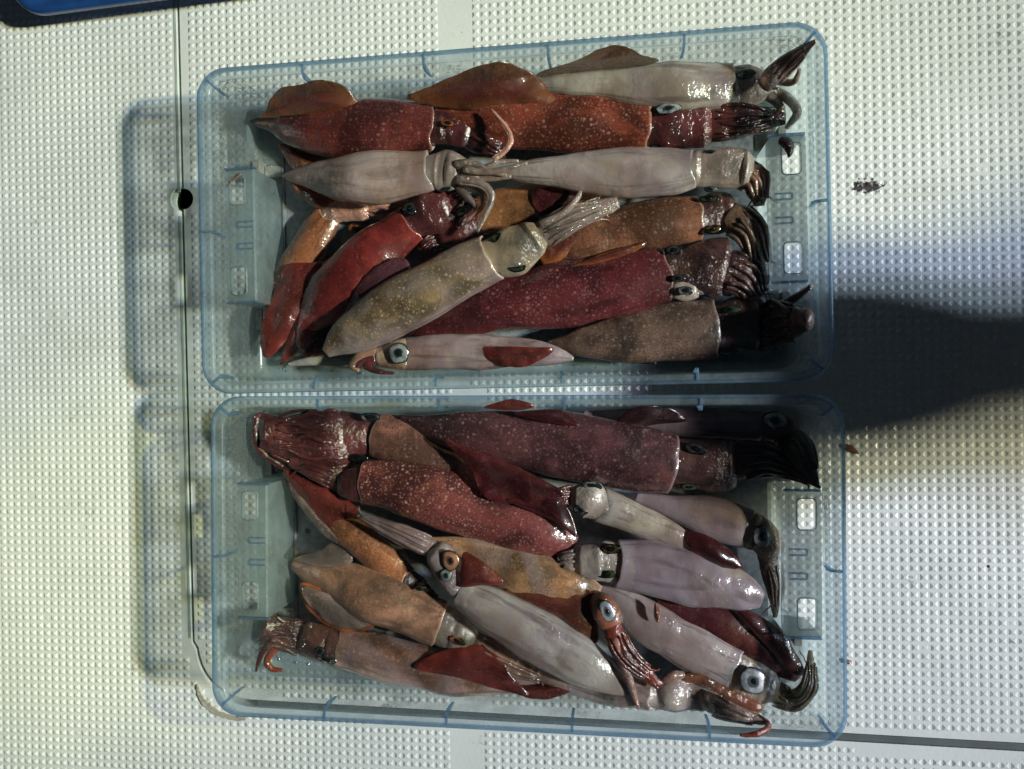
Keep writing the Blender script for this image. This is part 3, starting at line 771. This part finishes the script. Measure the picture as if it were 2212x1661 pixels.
        for side in (1, -1):
            for r in fr_s:
                for q in ol:
                    v = cen+(q-cen)*r
                    th = .0009*(1-r**3)+.00025
                    w_ = .0020*noise.noise(((v.x+org.x)*48, (v.y+org.y)*48, sid+fi))+.0022*r*noise.noise(((v.x+org.x)*120, (v.y+org.y)*120, sid+fi))
                    v = Vector((v.x, v.y, v.z+lift*(1-r*r)*.8+w_+side*th)); V.append(v); D2.append(side); RE.append(r)
        K = len(fr_s)
        for si in (0, 1):
            for a_ in range(K-1):
                for k in range(m):
                    jn = (k+1) % m; b0 = (si*K+a_)*m; q = (b0+k, b0+jn, b0+m+jn, b0+m+k); F.append(q if si == 0 else q[::-1])
            b0 = (si*K+K-1)*m; q = tuple(b0+k for k in range(m)); F.append(q if si == 0 else q[::-1])
        for k in range(m): F.append((k, K*m+k, K*m+(k+1) % m, (k+1) % m))
        mesh_obj('fin', V, F, finmat(f.get('c', 'rust')), root, True, None, {'edge': RE, 'dors': D2, 'u': [i % m/m for i in range(len(D2))]})
    return root

mat_inner = skin('mantle_inside', (.30, .22, .20), (.34, .27, .25), (.4, .3, .3), (.12, .05, .05), .1, .3, .2)

B = lambda pts, n=7, c=None, **k: dict(p=pts, n=n, **({'c': c} if c else {}), **k)
A = lambda pts, c=None, **k: dict(p=pts, **({'c': c} if c else {}), **k)
Fn = lambda pts, c='rust', **k: dict(p=pts, c=c, **k)

# ---------------------------------------------------------------- upper tray
squid(1, 'dark red squid at the top left of the upper tray, pointed tail near the wall', 'red',
  [(541,262,5,12),(560,263,22,13),(592,262,48,15),(640,271,84,18),(700,278,110,22),(780,276,121),(860,275,113),(934,278,99)],
  head=[(952,277,72),(976,276,82),(1005,282,78)], hc='wine', z=26, lip=-1.5,
  bundles=[B([(995,285,76),(1050,300,74),(1100,318,40)],7,'wine')], eyes=[(966,264,17,8,'ember',40,-10)],
  fins=[Fn([(560,255),(575,240),(602,205),(648,173),(690,168),(740,184),(770,212),(780,238),(700,246),(620,250)],'rust',z=30,lift=4),
        Fn([(603,310),(618,345),(640,370),(668,356),(700,338),(660,318)],'orange',z=9)])
squid(2, 'large reddish brown squid with pale spots and tall brown fin, top middle of upper tray', 'dotred',
  [(888,222,8),(950,232,48),(1020,245,92),(1100,255,126),(1200,262,131),(1300,264,119),(1399,266,107)],
  head=[(1420,268,88),(1447,270,94),(1485,270,92),(1520,268,96)], hc='maroon', z=25, lip=-2,
  bundles=[B([(1505,268,98),(1600,262,82),(1696,256,36)],8,'maroon')], eyes=[(1443,232,25,11,'silver',39,4)],
  fins=[Fn([(880,213),(930,192),(1000,152),(1045,136),(1085,131),(1115,139),(1155,167),(1186,196),(1199,228),(1100,240),(980,235)],'rust',z=34,lift=3)],
  arms=[A([(1060,235,3,44),(1090,270,5,46),(1104,300,6,47),(1092,325,6,47),(1066,345,5,46)],'pink',name='tentacle',s=1)])
squid(3, 'pale grey squid along the top of upper tray, pink arms reaching into the corner', 'pale',
  [(1140,180,20),(1220,181,44),(1300,182,62),(1400,186,88),(1480,187,100),(1577,186,94)], head=[(1592,186,82),(1618,186,86),(1650,184,64)], hc='pale', roll=180, z=20, lip=2, tr=True,
  bundles=[B([(1645,182,58),(1705,135,46),(1763,88,12)],5,'pink',z=46)],
  arms=[A([(1650,195,13),(1695,208,12),(1722,240,10),(1700,275,6)],'pale',tr=True), A([(1655,205,10),(1685,230,10),(1690,262,7)],'pale',tr=True), A([(1660,170,9),(1712,178,8),(1726,150,4)],'pink')],
  eyes=[(1613,158,20,11,'silver',33,8)],
  fins=[Fn([(1160,166),(1240,126),(1300,99),(1335,94),(1385,114),(1420,137),(1300,160),(1200,175)],'rust',z=20)])
squid(4, 'pale translucent squid left of centre in upper tray, thin arms tangled at its head', 'palewarm',
  [(610,379,4,16),(638,380,32,20),(700,382,73,28),(760,384,100),(840,382,106),(920,368,84)], head=[(936,368,66),(957,369,80),(985,372,66),(1012,376,42)], hc='pale', roll=180, z=37, lip=4, tr=True,
  arms=[A([(985,362,10),(1035,366,9),(1080,350,6),(1120,348,4)],'pale',tr=True,z=44), A([(990,375,11),(1055,384,9),(1105,380,5)],'pale',tr=True,z=42),
        A([(985,388,12),(1040,398,10),(1062,425,8),(1050,460,7),(1030,500,4)],'pale',tr=True,z=44,s=1), A([(980,355,9),(1020,352,8),(1060,372,6),(1095,378,3)],'pale',tr=True,z=46),
        A([(990,395,10),(1030,404,9),(1045,440,7),(1010,475,4)],'pink',tr=True,z=40), A([(1000,366,8),(1060,370,7),(1140,352,4)],'pale',tr=True,z=48), A([(985,400,9),(1010,425,8),(1030,450,5)],'pale',tr=True,z=38)],
  eyes=[(961,346,22,11,'bright',47,5),(966,405,14,8,'silver',44)],
  fins=[Fn([(628,392),(665,438),(697,452),(735,440),(700,415)],'orange',z=18)])
squid(5, 'pale translucent squid right of centre in upper tray, tail meeting the thin tangled arms', 'pale',
  [(1085,371,14),(1130,371,40),(1200,370,66),(1280,371,92),(1360,373,107),(1430,371,100),(1491,366,82)], head=[(1505,366,78),(1532,366,86),(1575,366,88),(1610,368,78)], hc='pale', roll=180, z=38, lip=2.5, tr=True,
  bundles=[B([(1590,368,88),(1632,392,72),(1640,445,28)],6,'brown',tr=True,z=37)], eyes=[(1536,330,19,9,'silver',46),(1535,407,13,7,'silver',44)])
squid(6, 'orange speckled squid beside the bare steel plate, lower left of the upper tray', 'orange',
  [(572,768,8),(590,700,42),(610,640,64),(640,580,82),(675,520,78),(709,472,58)], head=[(722,460,54),(745,450,64),(785,448,66)], hc='pink', z=13, lip=2,
  bundles=[B([(770,448,62),(830,448,54),(890,445,34)],6,'pink')], eyes=[(766,493,17,11,'ember',21,-20),(717,455,17,9,'green',22,10)],
  fins=[Fn([(600,612),(617,574),(660,567),(735,570),(722,620),(655,665),(610,745),(573,772),(563,715)],'red',z=23)])
squid(7, 'bright crimson squid slanting up from the lower left corner of the upper tray', 'crimson',
  [(606,786,6,10),(640,735,50,15),(690,670,96,21),(745,606,116),(800,555,112),(848,517,96),(882,490,88)], head=[(903,474,82),(932,455,104),(962,444,96)], hc='wine', z=27, lip=3,
  bundles=[B([(955,446,92),(985,430,78),(1012,413,46)],7,'wine')], eyes=[(884,450,14,16,'dark',40,30),(1003,452,21,9,'dark',41,25)],
  fins=[Fn([(700,570),(770,545),(850,560),(850,620),(770,700),(700,765),(650,760),(640,700)],'wine',z=22,lift=2)])
squid(8, 'orange brown squid mostly buried in the centre of upper tray, dark red fin showing', 'orange',
  [(1335,432,10),(1260,436,60),(1180,440,92),(1100,450,96),(1036,466,78)], head=[(1018,478,64),(990,498,70),(955,512,54)], hc='wine', z=19, lip=-1,
  bundles=[B([(960,512,54),(930,525,44),(905,540,20)],5,'wine')],
  fins=[Fn([(1160,408),(1235,402),(1256,420),(1235,450),(1175,462),(1150,440)],'wine',z=29)])
squid(9, 'yellowish tan squid with green eyes, lying diagonally on top in the upper tray', 'tan',
  [(703,762,24),(740,732,72),(800,698,102),(870,660,119),(940,621,119),(1000,587,109),(1050,560,101)], head=[(1066,553,80),(1095,545,98),(1125,532,92),(1155,512,72)], hc='tan', z=41, lip=5, roll=15,
  bundles=[B([(1140,520,84),(1230,476,66),(1335,435,40)],8,'pale',tr=True,z=36,s=1)],
  arms=[A([(1165,485,9,40),(1215,460,8,41),(1245,430,7,40),(1256,402,4,38)],'pale',tr=True,name='tentacle',s=1)],
  eyes=[(1081,516,23,14,'green',50,-15),(1110,571,26,15,'green',50,-15)],
  fins=[Fn([(872,556),(805,582),(762,638),(735,700),(712,748),(760,718),(820,662),(885,610)],'plum',z=38)])
squid(10, 'tan and rust coloured squid directly below the right pale squid in upper tray', 'tanred',
  [(1165,575,10),(1210,550,48),(1270,522,86),(1350,496,106),(1430,482,107),(1510,469,92)], head=[(1524,465,80),(1548,460,86),(1580,455,72)], hc='mauve', z=25, lip=-2,
  bundles=[B([(1570,458,92),(1622,505,82),(1650,615,34)],8,'brown',z=32)], eyes=[(1533,427,20,8,'green',38),(1540,494,18,10,'gold',38,10)],
  fins=[Fn([(1165,525),(1240,478),(1302,456),(1285,502),(1215,560),(1178,578)],'orange',z=30), Fn([(1225,580),(1300,548),(1370,528),(1397,524),(1360,550),(1280,572)],'orange',z=34)])
squid(11, 'broad dark maroon squid with pale dots in the lower right of the upper tray', 'maroon',
  [(885,722,10),(940,700,46),(1010,676,82),(1100,652,117),(1200,636,137),(1300,620,134),(1380,604,124),(1438,592,116)], head=[(1458,586,86),(1482,581,98),(1525,578,122),(1560,582,122)], hc='mauve', z=28, lip=-2.5,
  bundles=[B([(1545,580,128),(1610,602,104),(1645,660,36)],9,'mauve',z=31)], eyes=[(1455,539,18,11,'dark',42,0),(1465,600,15,8,'dark',44)],
  fins=[Fn([(885,722),(940,672),(1020,632),(1090,640),(1110,690),(1040,722),(950,726)],'wine',z=34)])
squid(12, 'dull brown squid in the shaded lower right corner of the upper tray', 'brown',
  [(1180,742,10),(1230,742,46),(1300,734,84),(1380,725,112),(1460,716,126),(1543,708,127)], head=[(1562,705,102),(1592,700,112),(1630,698,118)], hc='dark', z=26, lip=-2,
  bundles=[B([(1610,700,128),(1680,700,112),(1748,690,56)],8,'dark',z=24)], arms=[A([(1650,680,12),(1710,648,10),(1752,618,5)],'brown')],
  eyes=[(1580,668,22,8,'green',40),(1573,758,20,9,'dark',36)], fins=[Fn([(1190,748),(1260,772),(1345,784),(1420,784),(1310,760)],'black',z=20)])
squid(13, 'small pale squid buried under the maroon one in upper tray, only silver eye showing', 'pale',
  [(1260,655,10,14),(1320,645,30,14),(1380,638,36,16),(1440,630,34,22)], head=[(1455,628,34),(1480,628,44),(1500,628,36)], hc='pale', roll=180, z=30, arms=[A([(1500,628,12),(1525,628,9),(1560,635,5)],'pale')], eyes=[(1481,627,17,10,'silver',43,-8)])
squid(14, 'small lavender squid on its side by bottom wall of upper tray, round silver eye', 'lavender',
  [(1239,775,6),(1205,768,38),(1140,762,60),(1060,760,73),(970,762,75),(884,764,67)], head=[(872,764,62),(846,765,54),(818,769,42)], hc='brown', z=38, roll=140, lip=1.5,
  arms=[A([(820,762,13),(782,768,12),(762,788,9),(775,802,5)],'brown'), A([(815,775,11),(792,790,9),(815,802,6),(852,806,3)],'maroon'), A([(815,770,12),(780,780,9),(768,798,5)],'maroon')],
  eyes=[(860,762,21,21,'silver',48,0,.36)], fins=[Fn([(1035,752),(1080,748),(1150,750),(1194,752),(1184,768),(1135,792),(1090,790),(1056,775)],'red',z=46)])
squid(15, 'thin grey translucent squid tail on the lower left floor of the upper tray', 'pale',
  [(622,787,5),(680,779,24),(745,777,30),(800,774,28),(860,775,24)], roll=180, z=16, ov=dict(sss=.2))

# ---------------------------------------------------------------- lower tray
squid(21, 'mottled brown squid with big maroon arms filling upper left corner of lower tray', 'brown',
  [(1065,1050,12),(1040,1035,36),(980,1003,84),(900,962,102),(812,938,94)], head=[(796,936,86),(772,936,98),(750,940,112)], hc='wine', z=23, tray=2, lip=-1.5,
  bundles=[B([(765,942,120),(715,950,152),(640,948,134),(565,938,80)],10,'wine',z=26), B([(720,1000,80),(650,995,60),(585,990,26)],5,'wine',z=22)],
  arms=[A([(640,915,10,32),(590,905,9,34),(560,898,7,36),(546,905,4,38)],'wine'), A([(556,900,5,38),(552,935,8,36),(564,975,8,34),(612,1010,6,30)],'maroon',s=1)],
  eyes=[(797,901,24,10,'silver',38),(772,990,20,9,'dark',36)], ov=dict(dors=(.26,.11,.085), vent=(.36,.22,.21)))
squid(22, 'plump plum coloured squid with dense pale dots, left centre of the lower tray', 'plum',
  [(1243,1176,24),(1228,1170,62),(1150,1146,112),(1050,1110,129),(950,1078,123),(860,1049,107),(787,1040,93)], head=[(770,1045,70),(745,1045,62)], hc='wine', z=32, tray=2, lip=-1.5,
  bundles=[B([(745,1043,62),(690,1018,52),(625,995,28)],5,'wine')], eyes=[(744,1074,13,8,'green',36)],
  fins=[Fn([(1095,1080),(1150,1076),(1188,1060),(1226,1094),(1246,1160),(1195,1125)],'wine',z=43)])
squid(23, 'long dark purple squid stretching along the top of the lower tray', 'purple',
  [(862,900,8),(930,922,52),(1020,935,92),(1120,948,120),(1220,962,137),(1330,981,138),(1453,1001,128)], head=[(1472,1002,114),(1502,1005,110),(1540,1010,110),(1575,1012,102)], hc='mauve', z=30, tray=2, lip=-2,
  bundles=[B([(1565,1008,106),(1645,990,84),(1715,1015,50),(1772,1054,8)],9,'mauve',z=30)], eyes=[(1504,970,25,12,'dark',44,-15),(1489,1053,19,7,'green',42)],
  fins=[Fn([(958,948),(1010,965),(1100,1000),(1180,1040),(1217,1066),(1150,1084),(1082,1087),(1040,1065),(1014,1012)],'wine',z=44,lift=2),
        Fn([(1045,881),(1085,866),(1112,862),(1155,876),(1120,886)],'red',z=66,lift=1), Fn([(1110,892),(1195,884),(1225,895),(1248,920),(1180,912)],'wine',z=44)])
squid(24, 'narrow greyish purple squid with silver ringed eye, upper right of the lower tray', 'lavender',
  [(1258,893,8),(1340,900,38),(1440,908,58),(1540,915,64),(1644,917,62)], head=[(1658,918,58),(1690,927,68),(1705,940,60)], hc='dark', roll=180, z=20, tray=2,
  bundles=[B([(1698,935,74),(1730,975,66),(1766,1048,12)],7,'dark')], eyes=[(1675,908,24,17,'silver',32,-15,.34)],
  fins=[Fn([(1330,926),(1353,886),(1400,879),(1446,882),(1484,908),(1420,917)],'black',z=30)], ov=dict(dors=(.20,.13,.15), vent=(.26,.20,.23)))
squid(25, 'small pale squid with reddish flecks right of centre in lower tray, two silvery eyes', 'palewarm',
  [(1520,1196,12),(1460,1163,52),(1400,1135,64),(1350,1112,69),(1308,1096,67)], head=[(1292,1089,60),(1270,1079,74),(1246,1076,54)], hc='pale', roll=180, z=37, tray=2, lip=4,
  bundles=[B([(1250,1076,54),(1215,1072,42),(1188,1078,20)],5,'wine')], eyes=[(1277,1049,23,9,'silver',46,-10),(1256,1101,18,14,'silver',47)])
squid(26, 'pale grey squid with arms bent down beside the right grip of the lower tray', 'pale',
  [(1372,1074,20),(1450,1095,52),(1530,1116,80),(1607,1142,87)], head=[(1622,1149,78),(1646,1161,76),(1664,1188,62)], hc='brown', roll=180, z=23, tray=2, lip=2,
  bundles=[B([(1658,1190,64),(1674,1262,46),(1674,1334,12)],7,'brown',tr=True)], eyes=[(1646,1160,18,21,'silver',36,15)],
  fins=[Fn([(1490,1148),(1540,1162),(1590,1200),(1602,1228),(1550,1222),(1500,1195),(1478,1165)],'wine',z=42,lift=5)])
squid(27, 'greyish lavender squid with amber flecks and glossy blunt tail, right of lower tray', 'lavender',
  [(1646,1296,34),(1602,1280,80),(1540,1259,106),(1470,1241,116),(1400,1226,113),(1345,1218,105)], head=[(1332,1215,82),(1310,1212,82),(1282,1212,68),(1255,1212,58)], hc='pale', roll=180, z=38, tray=2, lip=3, tr=True,
  bundles=[B([(1262,1212,62),(1230,1210,52),(1205,1212,30)],5,'pale',tr=True)], eyes=[(1318,1187,22,12,'gold',48),(1309,1240,22,12,'green',48)],
  ov=dict(dors=(.30,.21,.20), spot=(.55,.36,.22), spots=.5, fleck=(.16,.07,.05)))
squid(28, 'slender orange brown squid below the dark arms, left side of the lower tray', 'orange',
  [(612,1018,10,14),(650,1062,42,17),(700,1106,62,20),(760,1152,70),(820,1202,67),(872,1248,55)], head=[(885,1258,50),(906,1268,44)], hc='dark', z=26, tray=2, lip=1.5,
  arms=[A([(905,1268,14),(925,1280,12),(945,1292,6)],'dark')], eyes=[(914,1269,17,9,'ember',36,-20)],
  fins=[Fn([(612,1010),(680,1038),(760,1086),(778,1112),(738,1172),(690,1127),(640,1062)],'red',z=28), Fn([(640,1070),(665,1085),(735,1160),(745,1178),(705,1160),(665,1115)],'pale',z=28)],
  ov=dict(dors=(.32,.13,.06)))
squid(29, 'large pearly white squid with copper eye, on top in middle of the lower tray', 'pale',
  [(1375,1497,12),(1335,1477,52),(1280,1445,92),(1200,1396,114),(1130,1353,114),(1060,1315,94),(998,1279,60)], head=[(988,1262,52),(975,1242,62),(965,1217,62),(946,1192,54)], hc='lavender', roll=180, z=43, tray=2, lip=-2,
  bundles=[B([(955,1198,58),(880,1160,46),(805,1127,22),(772,1113,6)],5,'lavender',tr=True)], eyes=[(972,1212,17,20,'copper',54,15,.3),(962,1244,12,13,'silver',53)], ov=dict(irid=.45))
squid(30, 'pale squid with red curled arm tip, silver eye by bottom wall of lower tray', 'pale',
  [(1090,1405,20),(1180,1445,62),(1290,1475,80),(1350,1492,72),(1404,1505,58)], head=[(1418,1503,54),(1448,1500,66),(1482,1500,60),(1520,1512,48)], hc='pale', roll=180, z=27, tray=2, lip=1,
  bundles=[B([(1508,1510,60),(1580,1538,40),(1652,1562,14)],5,'pale',tr=True)],
  arms=[A([(1635,1548,7),(1660,1566,7),(1640,1584,7),(1598,1588,3)],'red'), A([(1440,1465,9,34),(1510,1465,11,36),(1570,1498,13,36),(1632,1526,14,34),(1640,1530,8,34)],'orange',s=1), A([(1430,1478,15,36),(1450,1462,13,38),(1478,1458,8,36)],'pink')],
  eyes=[(1449,1503,25,18,'bright',40,-8,.36)], fins=[])
squid(31, 'honey backed squid in centre of lower tray, orange red arms crossing its neighbours', 'fawn',
  [(924,1162,6),(990,1186,52),(1070,1216,97),(1150,1250,121),(1225,1276,112),(1288,1300,72)], head=[(1298,1309,52),(1311,1326,54),(1317,1348,48)], hc='orange', z=34, hz=46, tray=2,
  bundles=[B([(1315,1345,58),(1352,1412,54),(1428,1484,26)],6,'red',z=50)], arms=[A([(1328,1375,13,50),(1352,1448,12,50),(1379,1531,3,46)],'pink')],
  eyes=[(1311,1322,14,23,'bright',55,25,.26)],
  fins=[Fn([(1008,1192),(1088,1254),(1040,1264),(985,1266),(995,1230)],'red',z=50), Fn([(1090,1272),(1180,1262),(1288,1282),(1292,1340),(1285,1390),(1200,1332),(1120,1297)],'rust',z=42)], ov=dict(dors=(.40,.22,.10)))
squid(32, 'pale squid with very large shining white eye, lower right of the lower tray', 'pale',
  [(1288,1260,10),(1340,1300,62),(1400,1346,94),(1470,1386,98),(1530,1416,94),(1582,1441,85)], head=[(1597,1452,76),(1627,1470,86),(1662,1486,68)], hc='tan', roll=180, z=31, tray=2, lip=2, tr=True,
  bundles=[B([(1655,1485,66),(1712,1510,54),(1748,1478,40),(1750,1405,12)],7,'tan',tr=True,s=1)], eyes=[(1627,1472,25,28,'bright',44,20,.26)], ov=dict(irid=.35))
squid(33, 'very dark wine red squid with glossy tail, lower right of the lower tray', 'darkwine',
  [(1724,1464,22),(1692,1437,52),(1630,1391,82),(1550,1351,84),(1480,1326,64),(1420,1303,34)], z=27, tray=2,
  fins=[Fn([(1590,1318),(1625,1322),(1690,1366),(1738,1446),(1716,1457),(1650,1390)],'wine',z=36), Fn([(1415,1300),(1425,1318),(1422,1345),(1412,1330)],'orange',z=44)])
squid(34, 'tan brown squid with dark streaked back and see-through fin, lower left of lower tray', 'tanred',
  [(630,1218,22,12),(680,1238,72,16),(740,1263,102,22),(810,1290,113),(880,1318,107),(947,1347,100)], head=[(962,1353,84),(982,1363,76),(1012,1379,56)], hc='tan', z=30, tray=2, lip=-2,
  bundles=[B([(1005,1378,64),(1090,1425,58),(1225,1484,16)],7,'brown')], eyes=[(986,1386,19,9,'ember',42,-20),(905,1272,10,6,'green',40)],
  fins=[Fn([(648,1260),(668,1318),(720,1358),(776,1365),(818,1338),(740,1300),(690,1270)],'orange',z=26), Fn([(634,1208),(690,1190),(722,1172),(762,1205),(730,1228)],'pale',z=26), Fn([(656,1266),(674,1316),(722,1352),(773,1359),(810,1336),(740,1296)],'pale',z=29,lift=4)],
  ov=dict(dors=(.30,.17,.11), vent=(.34,.24,.19), fleck=(.10,.03,.03)))
squid(35, 'beige bellied squid at bottom left of lower tray, mauve arms against the left wall', 'fawn',
  [(1185,1482,10),(1110,1476,46),(1040,1465,72),(960,1452,90),(880,1436,94),(800,1416,89),(732,1402,77)], head=[(716,1398,70),(692,1391,80),(660,1381,78)], hc='mauve', z=23, tray=2, roll=-35,
  bundles=[B([(675,1383,88),(612,1370,86),(566,1362,62)],8,'mauve')], arms=[A([(585,1385,8),(565,1412,7),(553,1450,3)],'maroon'), A([(600,1395,9),(577,1425,8),(586,1444,7),(612,1448,3)],'red')],
  eyes=[(702,1426,23,9,'silver',33,-15),(690,1408,9,9,'dark',36)],
  fins=[Fn([(895,1441),(958,1405),(1030,1394),(1082,1420),(1106,1460),(1142,1502),(1100,1496),(1000,1466)],'red',z=34), Fn([(1078,1478),(1130,1506),(1182,1513),(1232,1490),(1225,1476),(1150,1482)],'red',z=28)])

# ---------------------------------------------------------------- scraps
def scrap(label, pts, c, z=1):
    CUR[0] = None
    p0 = P(pts[0][0], pts[0][1], 0); r = empty('squid_scrap', (p0.x, p0.y, .001)); tag(r, label, 'squid scrap')
    zz = z
    cc = [(*P(x, y, zz*1e-3), rr*scl(x, y, zz*1e-3)) for x, y, rr in pts]
    tube('flesh', cc, headmat(c), r, Vector((p0.x, p0.y, .001)), .5, 8, 5)
scrap('amber squid arm tip poking out onto the deck from under the lower tray, upper right', [(1822,962,5),(1838,968,6),(1855,980,2)], 'orange', 2.5)
scrap('small brown squid scrap on the deck at the right wall of the lower tray', [(1826,1428,5),(1834,1430,5),(1842,1432,2)], 'brown', 2.5)
scrap('red scrap of squid skin hanging over the right grip window of the upper tray', [(1682,302,8),(1700,310,13),(1706,328,8),(1703,340,2)], 'maroon', 53)
scrap('brown strand across the left grip window of the upper tray', [(520,374,3),(505,388,3),(492,402,2)], 'brown', 53)

# ---------------------------------------------------------------- the forearm of the person taking the picture (keeps the lamps off part of the trays)
def arm_person():
    r = empty('person', (.75, .01, .45)); tag(r, 'dark sleeved forearm of the photographer reaching in beyond the right edge, casting the shadow', 'person')
    sl = mat_simple('dark_jacket', (.02, .025, .035), .8); sk = mat_simple('hand_skin', (.42, .26, .18), .5)
    org = Vector((.75, .01, .45))
    c = [(1.545, 0.0230, 0.860, 0.0684), (1.245, 0.0218, 0.680, 0.0637), (0.995, 0.0184, 0.530, 0.0590), (0.825, 0.0160, 0.440, 0.0590), (0.705, 0.0150, 0.385, 0.0680), (0.630, 0.0120, 0.350, 0.0700), (0.575, 0.0080, 0.325, 0.0640)]
    tube('sleeve', c, sl, r, org, 1, 24, 8)
    c = [(0.660, 0.0121, 0.372, 0.0342), (0.610, 0.0029, 0.347, 0.0519), (0.540, -0.0086, 0.317, 0.0732), (0.470, -0.0178, 0.287, 0.0779), (0.425, -0.0201, 0.270, 0.0661)]
    tube('palm', c, sk, r, org, .42, 18, 6)
    for i, (dy, l) in enumerate(((.034, .070), (.011, .084), (-.013, .080), (-.037, .062))):
        y = -.020+dy*1.3
        c = [(.440, y, .274, .0145), (.410, y*1.05, .268, .0142), (.440-l*.75, y*1.1, .250, .013), (.440-l, y*1.1, .234, .010)]
        tube('finger', c, sk, r, org, 1, 10, 5)
    tube('thumb', [(0.560, 0.0236, 0.322, 0.0189), (0.525, 0.0512, 0.310, 0.0171), (0.490, 0.0627, 0.297, 0.0153), (0.460, 0.0627, 0.282, 0.0112)], sk, r, org, 1, 10, 5)
arm_person()
